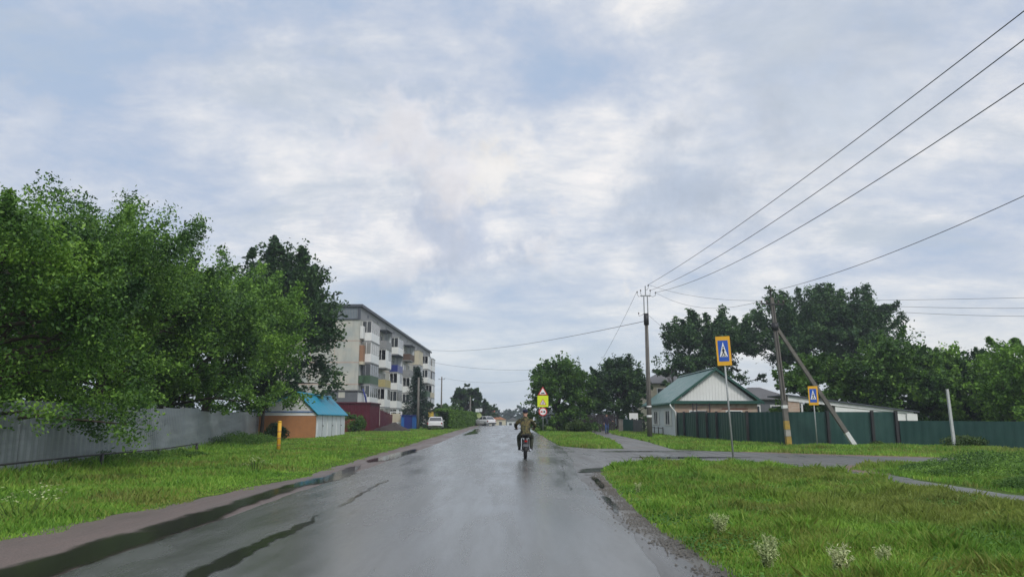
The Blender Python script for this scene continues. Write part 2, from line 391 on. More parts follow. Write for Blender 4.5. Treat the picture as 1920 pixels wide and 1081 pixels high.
M['brick_beige'] = mat_brick('brick_beige', (.52, .42, .32), (.46, .30, .22), (.40, .36, .32))

def mat_road(name, col, wet=(.16, .52), patch=.5, tint=None):
    m, nt, N, L, b = new_mat(name)
    g = N.new('ShaderNodeNewGeometry')
    def nz(scale, st, detail=6, rough=.6, dist=0):
        mp = N.new('ShaderNodeMapping'); mp.inputs['Scale'].default_value = st; L.new(g.outputs['Position'], mp.inputs[0])
        n = N.new('ShaderNodeTexNoise'); n.inputs['Scale'].default_value = scale; n.inputs['Detail'].default_value = detail; n.inputs['Roughness'].default_value = rough; n.inputs['Distortion'].default_value = dist
        L.new(mp.outputs[0], n.inputs[0]); return n.outputs[0]
    streak = nz(1.1, (1.5, .12, 1), 6, .6, .3); patchn = nz(.55, (1, .35, 1), 7, .62, .5); fine = nz(60, (1, 1, 1), 3, .7)
    r = N.new('ShaderNodeValToRGB'); r.color_ramp.elements[0].position = .35; r.color_ramp.elements[1].position = .68
    r.color_ramp.elements[0].color = (*[c * .82 for c in col], 1); r.color_ramp.elements[1].color = (*[c * 1.22 for c in col], 1)
    L.new(patchn, r.inputs[0])
    r3 = N.new('ShaderNodeValToRGB'); r3.color_ramp.elements[0].position = .35; r3.color_ramp.elements[1].position = .8
    r3.color_ramp.elements[0].color = (.5, .5, .5, 1); r3.color_ramp.elements[1].color = (2.1, 2.1, 2.0, 1); L.new(fine, r3.inputs[0])
    mm = N.new('ShaderNodeMix'); mm.data_type = 'RGBA'; mm.blend_type = 'MULTIPLY'; mm.inputs[0].default_value = .8
    L.new(r.outputs[0], mm.inputs[6]); L.new(r3.outputs[0], mm.inputs[7]); L.new(mm.outputs[2], b.inputs['Base Color'])
    s = N.new('ShaderNodeMath'); s.operation = 'ADD'; L.new(streak, s.inputs[0]); L.new(patchn, s.inputs[1])
    mr = N.new('ShaderNodeMapRange'); mr.interpolation_type = 'SMOOTHSTEP'; L.new(s.outputs[0], mr.inputs[0]); mr.inputs[1].default_value = .75; mr.inputs[2].default_value = 1.3
    mr.inputs[3].default_value = wet[0]; mr.inputs[4].default_value = wet[1]; L.new(mr.outputs[0], b.inputs['Roughness'])
    # wetter places reflect more
    ms = N.new('ShaderNodeMapRange'); ms.interpolation_type = 'SMOOTHSTEP'; L.new(s.outputs[0], ms.inputs[0]); ms.inputs[1].default_value = .82; ms.inputs[2].default_value = 1.2
    ms.inputs[3].default_value = .9; ms.inputs[4].default_value = .72; L.new(ms.outputs[0], b.inputs['Specular IOR Level'])
    bp = N.new('ShaderNodeBump'); bp.inputs['Strength'].default_value = .22; bp.inputs['Distance'].default_value = .004
    L.new(fine, bp.inputs['Height']); L.new(bp.outputs[0], b.inputs['Normal'])
    return m
M['asphalt'] = mat_road('wet_asphalt', (.092, .096, .092), (.17, .34))
M['asphalt2'] = mat_road('cracked_asphalt', (.085, .083, .078), (.25, .6))
M['path'] = mat_road('path_asphalt', (.13, .125, .118), (.4, .75))
M['gravel'] = mat_road('red_gravel', (.125, .093, .082), (.45, .8))
M['mud'] = mat_road('mud', (.085, .075, .058), (.3, .7))
M['dirt'] = mat_road('dirt', (.16, .095, .06), (.6, .9))
def mat_water(name, c0, c1, rough, reach, spec):
    m, nt, N, L, b = new_mat(name)
    g = N.new('ShaderNodeNewGeometry')
    def nz(sc, st=(1, 1, 1), det=5):
        mp = N.new('ShaderNodeMapping'); mp.inputs['Scale'].default_value = st; L.new(g.outputs['Position'], mp.inputs[0])
        n = N.new('ShaderNodeTexNoise'); n.inputs['Scale'].default_value = sc; n.inputs['Detail'].default_value = det; n.inputs['Roughness'].default_value = .65; L.new(mp.outputs[0], n.inputs[0]); return n.outputs[0]
    r = N.new('ShaderNodeValToRGB'); r.color_ramp.elements[0].color = (*c0, 1); r.color_ramp.elements[1].color = (*c1, 1); L.new(nz(2.5), r.inputs[0])
    L.new(r.outputs[0], b.inputs['Base Color']); b.inputs['Roughness'].default_value = rough; b.inputs['IOR'].default_value = 1.33; b.inputs['Specular IOR Level'].default_value = spec
    bp = N.new('ShaderNodeBump'); bp.inputs['Strength'].default_value = .05; bp.inputs['Distance'].default_value = .01; L.new(nz(9), bp.inputs['Height']); L.new(bp.outputs[0], b.inputs['Normal'])
    at = N.new('ShaderNodeAttribute'); at.attribute_name = 'rim'
    ma = N.new('ShaderNodeMath'); ma.operation = 'MULTIPLY_ADD'; L.new(nz(2.2, (1.6, .45, 1), 7), ma.inputs[0]); ma.inputs[1].default_value = 1.5; L.new(at.outputs['Fac'], ma.inputs[2])
    mr = N.new('ShaderNodeMapRange'); mr.interpolation_type = 'SMOOTHSTEP'; L.new(ma.outputs[0], mr.inputs[0]); mr.inputs[1].default_value = reach; mr.inputs[2].default_value = reach + .6; mr.inputs[4].default_value = .9
    tr = N.new('ShaderNodeBsdfTransparent'); mx = N.new('ShaderNodeMixShader'); L.new(mr.outputs[0], mx.inputs[0]); L.new(tr.outputs[0], mx.inputs[1]); L.new(b.outputs[0], mx.inputs[2])
    L.new(mx.outputs[0], N['Material Output'].inputs[0]); return m
M['water'] = mat_water('puddle_water', (.012, .012, .010), (.03, .028, .024), .03, .75, .5)
M['wet_film'] = mat_water('wet_film', (.020, .021, .017), (.034, .034, .028), .13, .80, .42)
M['wet_dark'] = mk('wet_dark', (.016, .017, .013), .2, var=.3, scale=3, spec=.28, rvar=.12)
def mat_ground():
    m, nt, N, L, b = new_mat('meadow_ground')
    g = N.new('ShaderNodeNewGeometry')
    def nz(s, d=6):
        n = N.new('ShaderNodeTexNoise'); n.inputs['Scale'].default_value = s; n.inputs['Detail'].default_value = d; n.inputs['Roughness'].default_value = .65; L.new(g.outputs['Position'], n.inputs[0]); return n.outputs[0]
    r = N.new('ShaderNodeValToRGB'); r.color_ramp.elements.new(.5)
    for e, p, c in zip(r.color_ramp.elements, (.3, .5, .72), ((.05, .09, .014), (.085, .15, .022), (.12, .14, .035))): e.position = p; e.color = (*c, 1)
    L.new(nz(.6), r.inputs[0])
    r2 = N.new('ShaderNodeValToRGB'); r2.color_ramp.elements[0].position = .4; r2.color_ramp.elements[1].position = .7
    r2.color_ramp.elements[0].color = (.5, .5, .5, 1); r2.color_ramp.elements[1].color = (1.3, 1.3, 1.3, 1); L.new(nz(14), r2.inputs[0])
    mm = N.new('ShaderNodeMix'); mm.data_type = 'RGBA'; mm.blend_type = 'MULTIPLY'; mm.inputs[0].default_value = 1; L.new(r.outputs[0], mm.inputs[6]); L.new(r2.outputs[0], mm.inputs[7])
    L.new(mm.outputs[2], b.inputs['Base Color']); b.inputs['Roughness'].default_value = .95; b.inputs['Specular IOR Level'].default_value = .1
    return m
M['ground'] = mat_ground()
def mat_grass(name, dry=.5):
    m, nt, N, L, b = new_mat(name)
    g = N.new('ShaderNodeNewGeometry')
    n = N.new('ShaderNodeTexNoise'); n.inputs['Scale'].default_value = .42; n.inputs['Detail'].default_value = 5; n.inputs['Roughness'].default_value = .65; L.new(g.outputs['Position'], n.inputs[0])
    r = N.new('ShaderNodeValToRGB'); r.color_ramp.elements.new(.5)
    for e, p, c in zip(r.color_ramp.elements, (0, .5, 1), ((.095, .225, .034), (.205, .40, .052), (.38, .58, .09))): e.position = p; e.color = (*c, 1)
    a = N.new('ShaderNodeMath'); a.operation = 'MULTIPLY_ADD'; a.use_clamp = True; L.new(g.outputs['Random Per Island'], a.inputs[0]); a.inputs[1].default_value = .5
    a0 = N.new('ShaderNodeMath'); a0.operation = 'MULTIPLY_ADD'; L.new(n.outputs[0], a0.inputs[0]); a0.inputs[1].default_value = 2.0; a0.inputs[2].default_value = -.75; L.new(a0.outputs[0], a.inputs[2])
    L.new(a.outputs[0], r.inputs[0])
    n2 = N.new('ShaderNodeTexNoise'); n2.inputs['Scale'].default_value = .30; n2.inputs['Detail'].default_value = 6; n2.inputs['Roughness'].default_value = .7
    mp = N.new('ShaderNodeMapping'); mp.inputs['Location'].default_value = (4.4, 9.2, 0); L.new(g.outputs['Position'], mp.inputs[0]); L.new(mp.outputs[0], n2.inputs[0])
    s = N.new('ShaderNodeMath'); s.operation = 'MULTIPLY_ADD'; L.new(g.outputs['Random Per Island'], s.inputs[0]); s.inputs[1].default_value = .22; L.new(n2.outputs[0], s.inputs[2])
    r2 = N.new('ShaderNodeMapRange'); L.new(s.outputs[0], r2.inputs[0]); r2.inputs[1].default_value = .60; r2.inputs[2].default_value = .76; r2.inputs[4].default_value = dry
    dry_f = r2.outputs[0]
    for cen, rad in (((8.0, 11.5, 0), 4.2), ((7.0, 19.5, 0), 2.6), ((11.5, 24.0, 0), 2.6), ((26, 33, 0), 5.0)):
        dv = N.new('ShaderNodeVectorMath'); dv.operation = 'DISTANCE'; L.new(g.outputs['Position'], dv.inputs[0]); dv.inputs[1].default_value = cen
        q1 = N.new('ShaderNodeMath'); q1.operation = 'MULTIPLY_ADD'; L.new(n2.outputs[0], q1.inputs[0]); q1.inputs[1].default_value = -9.0; L.new(dv.outputs['Value'], q1.inputs[2])
        q2 = N.new('ShaderNodeMapRange'); q2.interpolation_type = 'SMOOTHSTEP'; L.new(q1.outputs[0], q2.inputs[0]); q2.inputs[1].default_value = rad - 4.5 - 1.6; q2.inputs[2].default_value = rad - 4.5 + .6; q2.inputs[3].default_value = .45; q2.inputs[4].default_value = 0
        q3 = N.new('ShaderNodeMath'); q3.operation = 'MAXIMUM'; L.new(dry_f, q3.inputs[0]); L.new(q2.outputs[0], q3.inputs[1]); dry_f = q3.outputs[0]
    mx = N.new('ShaderNodeMix'); mx.data_type = 'RGBA'; L.new(dry_f, mx.inputs[0]); L.new(r.outputs[0], mx.inputs[6]); mx.inputs[7].default_value = (.27, .20, .075, 1)
    L.new(mx.outputs[2], b.inputs['Base Color']); b.inputs['Roughness'].default_value = .55; b.inputs['Specular IOR Level'].default_value = .3
    t = N.new('ShaderNodeBsdfTranslucent'); L.new(mx.outputs[2], t.inputs[0])
    ms = N.new('ShaderNodeMixShader'); ms.inputs[0].default_value = .3; L.new(b.outputs[0], ms.inputs[1]); L.new(t.outputs[0], ms.inputs[2]); L.new(ms.outputs[0], N['Material Output'].inputs[0])
    return m
M['grass'] = mat_grass('grass_blades', .6)
def mat_camo():
    m, nt, N, L, b = new_mat('camouflage_cloth')
    tc = N.new('ShaderNodeTexCoord'); n = N.new('ShaderNodeTexNoise'); n.inputs['Scale'].default_value = 9; n.inputs['Detail'].default_value = 3; L.new(tc.outputs['Object'], n.inputs[0])
    r = N.new('ShaderNodeValToRGB'); r.color_ramp.interpolation = 'CONSTANT'; r.color_ramp.elements.new(.5); r.color_ramp.elements.new(.6)
    for e, p, c in zip(r.color_ramp.elements, (0, .43, .52, .60), ((.022, .022, .014), (.07, .07, .03), (.15, .12, .045), (.045, .034, .02))): e.position = p; e.color = (*c, 1)
    L.new(n.outputs[0], r.inputs[0]); L.new(r.outputs[0], b.inputs['Base Color']); b.inputs['Roughness'].default_value = .9
    return m
M['camo'] = mat_camo()

# ------------------------------------------------------------------ setting: ground, roads
YS = sorted(set([-60, -30, -12, 0] + list(range(4, 42, 2)) + [42] + list(range(45, 125, 5)) + [125] + list(range(135, 260, 15)) + [300, 360, 420, 500, 700]))
def ground():
    xs = [-700, -300, -120, -60, -30, -15, -8, -4, 0, 4, 8, 15, 30, 60, 120, 300, 700]; ys = [-700, -300] + YS
    mb = MB(); vs = [(x, y, hz(y)) for y in ys for x in xs]; n = len(xs)
    fs = [(j * n + i, j * n + i + 1, (j + 1) * n + i + 1, (j + 1) * n + i) for j in range(len(ys) - 1) for i in range(n - 1)]
    mb.add(vs, fs, True); tag(mb.build('ground', M['ground']), kind='structure')
ground()
def strip(name, rows, mat, dz, wob=0.0, seed=0, step=.5):
    """rows: (y, x_left, x_right) ; refined along y, edges made irregular"""
    rnd = random.Random(seed); ys = []; y = rows[0][0]
    while y < rows[-1][0]:
        ys.append(y); y += step if y < 45 else step * 4
    ys += [r[0] for r in rows] + [v for v in (42, 125) if rows[0][0] < v < rows[-1][0]] ; ys = sorted(set(ys))
    ph = [rnd.uniform(0, 6) for _ in range(8)]
    def w(y, k): return wob * (math.sin(y * 1.1 + ph[k]) * .5 + math.sin(y * 2.7 + ph[k + 1]) * .3 + math.sin(y * 6.1 + ph[k + 2]) * .25) + wob * rnd.uniform(-.3, .3)
    vs = []; fs = []
    for y in ys:
        for a, b in zip(rows, rows[1:]):
            if a[0] <= y <= b[0]:
                t = (y - a[0]) / (b[0] - a[0]); xl = a[1] + (b[1] - a[1]) * t; xr = a[2] + (b[2] - a[2]) * t; break
        xl += w(y, 0); xr += w(y, 4)
        if xr < xl + .01: xr = xl + .01
        for k in range(5): vs.append((xl + (xr - xl) * k / 4, y, hz(y) + dz))
    for j in range(len(ys) - 1):
        for k in range(4): fs.append((j * 5 + k, j * 5 + k + 1, j * 5 + k + 6, j * 5 + k + 5))
    mb = MB(); mb.add(vs, fs, True); o = mb.build(name, mat); tag(o, kind='structure')
    at = o.data.attributes.new('rim', 'FLOAT', 'POINT'); prof = (0, .62, 1, .62, 0); nr = len(ys)
    y0_, y1_ = ys[0], ys[-1]; e_ = max(.25, (y1_ - y0_) * .12)
    at.data.foreach_set('value', [prof[i % 5] * min(1, (ys[i // 5] - y0_) / e_ + .02, (y1_ - ys[i // 5]) / e_ + .02) for i in range(nr * 5)])
    return o
def sheet(name, poly, mat, dz, sub=3, wob=.06, seed=1):
    rnd = random.Random(seed); pts = []
    for i, p in enumerate(poly):
        q = poly[(i + 1) % len(poly)]
        n = max(1, int(math.dist(p, q) / .35)) if sub else 1
        for k in range(n):
            t = k / n; pts.append((p[0] + (q[0] - p[0]) * t + rnd.uniform(-wob, wob), p[1] + (q[1] - p[1]) * t + rnd.uniform(-wob, wob) * 1.5))
    from mathutils.geometry import tessellate_polygon
    tris = tessellate_polygon([[Vector((x, y, 0)) for x, y in pts]])
    bm = bmesh.new(); vv = [bm.verts.new((x, y, hz(y) + dz)) for x, y in pts]
    for t in tris:
        a_, b_, c_ = (vv[k].co for k in t); ar = (b_.x - a_.x) * (c_.y - a_.y) - (b_.y - a_.y) * (c_.x - a_.x)
        if abs(ar) < 1e-7: continue
        bm.faces.new([vv[k] for k in (t if ar > 0 else t[::-1])])
    me = bpy.data.meshes.new(name); bm.to_mesh(me); bm.free(); me.materials.append(mat)
    o = bpy.data.objects.new(name, me); COL.objects.link(o); return tag(o, kind='structure')
ROAD_R = [(-12, 1.35), (7, 1.42), (13, 1.62), (20, 1.85), (27, 2.35), (36, 2.75), (46, 2.9), (60, 2.95), (125, 3.0)]
road_rows = [(y, -4.0 if y < 60 else -4.0, x) for y, x in ROAD_R] + [(150, -3.4, 3.6), (200, 4, 11), (260, 22, 29)]
strip('road_shoulder', [(-12, -6.0, -3.6), (9, -6.05, -3.6), (13, -5.55, -3.6), (19, -5.0, -3.6), (31, -5.3, -3.6), (56, -5.5, -3.6), (93, -5.2, -3.6), (125, -5.0, -3.6)], M['gravel'], .004, .12, 2)
strip('road_edge_mud', [(-12, 1.0, 2.05), (7, 1.1, 2.1), (10, 1.2, 2.0), (14, 1.3, 2.15), (19, 1.6, 2.5), (21.5, 1.6, 2.9)], M['mud'], .003, .10, 5, .25)
strip('side_road_edge', [(-12, 1.0, 1.72), (7, 1.1, 1.80), (10, 1.2, 1.66), (14, 1.3, 1.82), (19.4, 1.6, 2.3)], M['asphalt2'], .008, .05, 9, .25)
strip('road', road_rows, M['asphalt'], .014, .05, 3)
SIDE = [(1.5, 18.8), (2.3, 19.8), (2.5, 21.6), (3.2, 23.6), (4.5, 25.3), (6.2, 25.7), (7.6, 25.3), (8.7, 22.6), (9.0, 19.9), (8.75, 17), (8.5, 13.9), (8.9, 11.5), (9.8, 11.5), (9.5, 14.5), (9.55, 17.6), (9.9, 19.6),
        (9.8, 21.7), (11.4, 24.3), (14, 25.2), (17.5, 24.5), (21, 21), (23, 23), (19, 27), (15.05, 28.6), (13, 30.3), (11.1, 32.3), (7.8, 35.8), (5.5, 37.2), (4.0, 37.9), (3.1, 40.2), (2.6, 44), (1.6, 44)]
sheet('side_road', SIDE, M['asphalt2'], .009, wob=.05)
strip('footpath', [(35.2, 5.55, 7.9), (42, 6.3, 8.5), (48, 6.9, 8.9), (67, 7.7, 9.4), (90, 10, 11.4)], M['path'], .005, .06, 6)
sheet('dirt_edge', [(10.2, 33.0), (13.2, 29.9), (15.2, 28.2), (17.6, 27.3), (19.4, 26.4), (19.6, 27.6), (17.8, 28.9), (15.4, 29.9), (13.4, 31.3), (10.6, 33.9)], M['dirt'], .0065, wob=.12)
sheet('dirt_patch', [(9.35, 19.6), (9.6, 22.2), (10.6, 23.6), (10.9, 22.6), (10.2, 19.6)], M['dirt'], .0105, wob=.1)
# water standing in the road
def puddle(rows, seed, mat='water', dz=.019, wob=.08): return strip('puddle', rows, M[mat], dz, wob, seed, .15)
puddle([(2, -4.9, -3.7), (6, -4.95, -3.85), (8, -4.8, -3.9), (9.6, -4.75, -3.9), (12, -4.7, -4.05), (14.5, -4.7, -4.15), (17.2, -4.7, -4.3)], 1, 'wet_film', .0185)
puddle([(15.5, -4.6, -4.45), (16.6, -4.7, -4.0), (18, -4.65, -3.75), (20, -4.6, -3.9), (22.5, -4.6, -4.2), (24, -4.5, -4.45)], 2)
puddle([(25, -4.6, -4.4), (27.5, -4.9, -3.9), (33, -4.7, -3.8), (37, -4.4, -4.2)], 3)
puddle([(2.5, -2.85, -2.5), (5, -2.85, -2.5), (6.6, -2.8, -2.55), (8.2, -2.95, -2.65), (9.9, -2.82, -2.6), (11.5, -2.76, -2.62)], 5, 'wet_film', .0185, .09)
puddle([(12.2, -2.72, -2.62), (14.7, -2.8, -2.66), (18, -2.75, -2.7)], 6, 'wet_film', .0185, .05)
puddle([(20.2, 1.95, 2.1), (20.8, 1.9, 2.75), (21.6, 2.05, 3.0), (22.3, 2.5, 2.85)], 7, 'wet_film', .020)
puddle([(11.5, 1.62, 1.66), (12.3, 1.66, 1.80), (13.6, 1.72, 1.86), (14.2, 1.78, 1.82)], 8, 'water', .0185, .03)
puddle([(15.5, 1.92, 1.97), (16.6, 1.96, 2.14), (18.2, 2.0, 2.22), (19.0, 2.1, 2.15)], 18, 'water', .0185, .03)
def crumbs():
    rng = np.random.default_rng(12); n = 5200; Y = 4.5 + 16 * rng.random(n) ** 1.3; e = np.interp(Y, [4, 7, 10, 14, 19.5, 21], [2.0, 2.02, 1.9, 2.05, 2.4, 2.7])
    X = e - np.abs(rng.normal(size=n)) * .16 + .04; keep = (np.sin(Y * 3.1) + np.sin(Y * 7.7 + 2) + rng.normal(size=n) * .9) > -.2; X, Y = X[keep], Y[keep]; n = len(X)
    s_ = rng.uniform(.006, .022, n); z = .012 + s_ * .4; P = []
    for k, (a, b, c) in enumerate([((1, 0, 0), (0, 1, 0), (0, 0, 1.1)), ((0, 1, 0), (-1, 0, 0), (0, 0, 1.1)), ((-1, 0, 0), (0, -1, 0), (0, 0, 1.1)), ((0, -1, 0), (1, 0, 0), (0, 0, 1.1))]):
        P.append(np.stack([np.stack([X + q[0] * s_, Y + q[1] * s_, z + q[2] * s_ * .7 - s_ * .4], 1) for q in (a, b, c)], 1))
    return np.concatenate(P)
puddle([(33.2, 4.5, 5.0), (33.8, 3.4, 9.6), (34.5, 4.4, 6.0)], 9, 'wet_film', .0185, .15)
puddle([(27.6, 5.6, 6.0), (28.4, 4.2, 10.2), (29.0, 5.0, 6.0)], 10, 'water', .0185, .15)
puddle([(62, -3.6, -3.3), (68, -3.7, -2.4), (80, -3.6, -2.6), (95, -3.7, -3.3)], 11)
puddle([(23.6, 4.2, 4.4), (24.6, 3.5, 4.9), (25.3, 4.4, 5.6)], 12, 'wet_film', .0185, .1)
# cracks in the main road
def crack(pts, seed):
    rnd = random.Random(seed); mb = MB(); P = []
    for a, b in zip(pts, pts[1:]):
        n = max(2, int(math.dist(a, b) / .12))
        for k in range(n): t = k / n; P.append((a[0] + (b[0] - a[0]) * t + rnd.uniform(-.03, .03), a[1] + (b[1] - a[1]) * t))
    vs = []; fs = []
    for i, (x, y) in enumerate(P):
        w = .002 + .009 * rnd.random() * (1 + math.sin(y * 1.7)); vs += [(x - w, y - w * .5, hz(y) + .0165), (x + w, y + w * .5, hz(y) + .0165)]
    for i in range(len(P) - 1): fs.append((2 * i, 2 * i + 1, 2 * i + 3, 2 * i + 2))
    mb.add(vs, fs); tag(mb.build('road_crack', M['wet_dark']), kind='structure')
crack([(1.3, 15), (1.45, 19), (1.9, 26), (2.6, 30), (4.2, 33)], 2)
crack([(2.4, 26), (3.5, 27.5), (6, 28.8), (9, 29)], 5)

# ------------------------------------------------------------------ foliage
def quad_mesh(name, P, mat, parent=None, smooth=False):
    """P: (n,k,3) array, one polygon of k corners per leaf"""
    n, k, _ = P.shape
    me = bpy.data.meshes.new(name)
    me.vertices.add(n * k); me.vertices.foreach_set('co', P.reshape(-1).astype(np.float32))
    me.loops.add(n * k); me.loops.foreach_set('vertex_index', np.arange(n * k, dtype=np.int32))
    me.polygons.add(n); me.polygons.foreach_set('loop_start', np.arange(0, n * k, k, dtype=np.int32))
    try: me.polygons.foreach_set('loop_total', np.full(n, k, dtype=np.int32))
    except Exception: pass
    me.update(calc_edges=True); me.materials.append(mat)
    o = bpy.data.objects.new(name, me); COL.objects.link(o); o.parent = parent; return o
def leaves(C, size, rng, up=.35, aspect=.55):
    """leaf-shaped quads centred at C with random attitude"""
    n = len(C)
    nrm = rng.normal(size=(n, 3)); nrm[:, 2] = np.abs(nrm[:, 2]) + up; nrm /= np.linalg.norm(nrm, axis=1)[:, None]
    t = rng.normal(size=(n, 3)); t[:, 2] -= .3; t -= nrm * (t * nrm).sum(1)[:, None]; t /= np.linalg.norm(t, axis=1)[:, None]
    b = np.cross(nrm, t); s = (size * rng.uniform(.6, 1.35, n))[:, None]
    P = np.stack([C - t * s, C + b * s * aspect - t * s * .1, C + t * s, C - b * s * aspect - t * s * .1], 1)
    P[:, 1] -= nrm * s * .15; P[:, 3] -= nrm * s * .15
    return P
def tree(name, label, cat, x, y, h, r, cb, n, leaf, mat, seed, group=None, sprays=0, bark='bark', trunk_r=None, clumps=60, squash=1.0, airy=0.0, lean=(0, 0), fill=.35, zb=None, spray_len=1.3, flat=.62, skirt=0):
    rng = np.random.default_rng(seed); rnd = random.Random(seed)
    z0 = hz(y) if zb is None else zb
    root = thing(name, (x, y, z0), label, cat, group)
    cz = (cb + h) / 2; rz = (h - cb) / 2
    # irregular envelope
    amp = rng.uniform(.78, 1.12, 9); pha = rng.uniform(0, 6.28, 9)
    def env(d):
        a = math.atan2(d[1], d[0]); e = 1 + .13 * math.sin(2 * a + pha[0]) + .10 * math.sin(3 * a + pha[1] + 2 * d[2]) + .08 * math.sin(5 * a + pha[2] + 4 * d[2])
        return e
    cl = []
    for i in range(clumps):
        d = rng.normal(size=3); d /= np.linalg.norm(d)
        if d[2] < -.2 and rng.random() < .35: d[2] = abs(d[2])
        rad = (fill + (1 - fill) * rng.random() ** .5) * env(d)
        rc = r * rng.uniform(.16, .34) * (1 - .25 * airy)
        rad = rad * (1 - .16 * rc / r * 2)
        c = np.array([d[0] * r * squash * rad * .88 + lean[0], d[1] * r * rad * .88 + lean[1], cz + d[2] * rz * rad * .88])
        c[2] = max(c[2], cb + .15)
        cl.append((c, rc))
    for i in range(skirt):      # low hanging outer branches
        a = rng.uniform(0, 6.28); q = rng.uniform(.6, 1.0) * r; rc = r * rng.uniform(.13, .22)
        cl.append((np.array([math.cos(a) * q * squash + lean[0], math.sin(a) * q + lean[1], cb + rng.uniform(.0, .22) * (h - cb)]), rc))
    mb = MB(); tr = trunk_r or r * .055 + .04
    top = Vector((lean[0] * .8, lean[1] * .8, cb + (h - cb) * .72)); bend = Vector((rnd.uniform(-.2, .2), rnd.uniform(-.2, .2), 0))
    spine = [Vector((0, 0, -.15)), Vector((0, 0, .25)), Vector((lean[0] * .2, lean[1] * .2, cb * .5 + .2)) + bend, Vector((lean[0] * .5, lean[1] * .5, cb + (h - cb) * .35)) + bend * 1.5, top]
    mb.tube(spine, [tr * 1.5, tr * 1.1, tr * .95, tr * .6, tr * .15], 9)
    for c, rc in cl[::max(1, len(cl) // 26)]:
        t = rnd.uniform(.25, .9); s0 = spine[2].lerp(spine[4], t); c = Vector(c)
        if c.z < s0.z: s0 = spine[2].lerp(spine[4], max(.02, t * .35))
        mid = s0.lerp(c, .5) + Vector((0, 0, rnd.uniform(0, .12) * r))
        mb.tube([s0, mid, c], [tr * .4 * (1.1 - t * .6), tr * .22, tr * .06], 5, cap=False)
    mb.build('trunk', M[bark], root)
    P = []
    tot = sum(rc ** 2 for c, rc in cl)
    ns = int(n * min(.30, sprays * .0075)); nm = n - ns
    for c, rc in cl:
        k = max(6, int(nm * rc ** 2 / tot)); d = rng.normal(size=(k, 3)); d /= np.linalg.norm(d, axis=1)[:, None]
        q = rng.random(k) ** (.33 if airy < .5 else .6)
        # branchlets: leaves gather in small tufts inside the clump
        kt = max(5, k // 16); out_ = c - np.array([lean[0], lean[1], cz - rz * .3]); out_ /= (np.linalg.norm(out_) + 1e-6)
        tw = rng.normal(size=(kt, 3)); tw /= np.linalg.norm(tw, axis=1)[:, None]; tw = tw + out_ * .55 + np.array([0, 0, .18]); tw *= (rng.uniform(.5, 1.12, kt))[:, None]
        idx = rng.integers(0, kt, k); tt = (.25 + .85 * rng.random(k) ** .75)[:, None]
        C = tw[idx] * tt + d * (q * (.40 - .15 * tt[:, 0]))[:, None]; C[:, 2] -= .12 * tt[:, 0] ** 2
        C *= rc; C[:, 2] *= flat; P.append(C + c)
    if sprays:
        per = max(8, ns // sprays)
        for i in range(sprays):
            d = rng.normal(size=3); d[2] = abs(d[2]) * .9 + .25; d /= np.linalg.norm(d); e = env(d) * .86
            s = np.array([d[0] * r * e * squash + lean[0], d[1] * r * e + lean[1], cz + d[2] * rz * e])
            dirn = np.array([d[0] * .5 + rng.normal() * .18, d[1] * .5 + rng.normal() * .18, .8]); dirn /= np.linalg.norm(dirn)
            ln = spray_len * rng.uniform(.45, 1.2); t = rng.random(per) ** .8
            tf = np.round(t * 6) / 6
            C = s + dirn * (tf * ln)[:, None] + rng.normal(size=(per, 3)) * (.20 * ln * (1.15 - tf * .75))[:, None] * np.array([1, 1, .5])
            P.append(C)
    C = np.concatenate(P)
    quad_mesh('crown', leaves(C, leaf, rng), M[mat], root)
    return root

# left row behind the grey fence
BX = 'boxelder trees hanging over the grey fence'
tree('boxelder_tree', 'nearest boxelder at the left edge, its low branches hanging furthest down the grey fence', 'tree', -14.0, 18.5, 6.3, 3.5, 1.1, 80000, .050, 'leaf_boxelder', 11, BX, 34, clumps=80, fill=.5, spray_len=1.0, lean=(1.6, 0), flat=.7, skirt=22)
tree('boxelder_tree', 'tall boxelder with feathery twin tops second from the left edge', 'tree', -15.6, 24.5, 7.4, 3.4, 2.05, 76000, .058, 'leaf_boxelder', 12, BX, 44, clumps=80, fill=.5, spray_len=2.1, lean=(1.3, 0), flat=.7, skirt=16)
tree('boxelder_tree', 'boxelder with the highest feathery top, in the middle of the row over the fence', 'tree', -17.0, 31, 9.0, 3.6, 2.15, 70000, .072, 'leaf_boxelder', 13, BX, 44, clumps=80, fill=.5, spray_len=2.1, lean=(1.3, 0), flat=.7, skirt=16)
tree('boxelder_tree', 'lower rounded boxelder between the feathery topped one and the bright green one', 'tree', -18.2, 39.5, 7.4, 4.1, 2.0, 54000, .085, 'leaf_boxelder', 14, BX, 40, clumps=80, fill=.5, spray_len=2.1, lean=(1.9, 0), flat=.7, skirt=18)
tree('boxelder_tree', 'bright yellow green boxelder at the far end of the grey fence above the terracotta shed', 'tree', -19.9, 49, 10.2, 4.7, 2.4, 52000, .105, 'leaf_bright', 15, BX, 40, clumps=80, fill=.5, spray_len=2.1, lean=(1.7, 0), flat=.7, skirt=20)
tree('elm_tree', 'tall dark green elm rising behind the bright boxelder beside the apartment block', 'tree', -20.4, 63, 15.8, 5.2, 2.2, 48000, .16, 'leaf_dark', 16, None, 24, clumps=150, bark='bark', lean=(1.6, 0), flat=.85, skirt=30)
tree('young_tree', 'thin dark trunked tree leaning at the corner of the terracotta shed', 'tree', -17.3, 54, 4.6, 1.8, 1.7, 6000, .11, 'leaf_dark', 17, None, 6, clumps=22, trunk_r=.13)
tree('boxelder_tree', 'dark back tree filling the gap behind the second and third boxelders', 'tree', -22.5, 34, 8.4, 5.0, .8, 18000, .14, 'leaf_dark', 18, BX, 14, clumps=70, skirt=16)
tree('boxelder_tree', 'dark back tree behind the nearest boxelder at the left edge', 'tree', -20.0, 22.5, 7.6, 4.4, .5, 18000, .12, 'leaf_dark', 19, BX, 14, clumps=60, skirt=16)
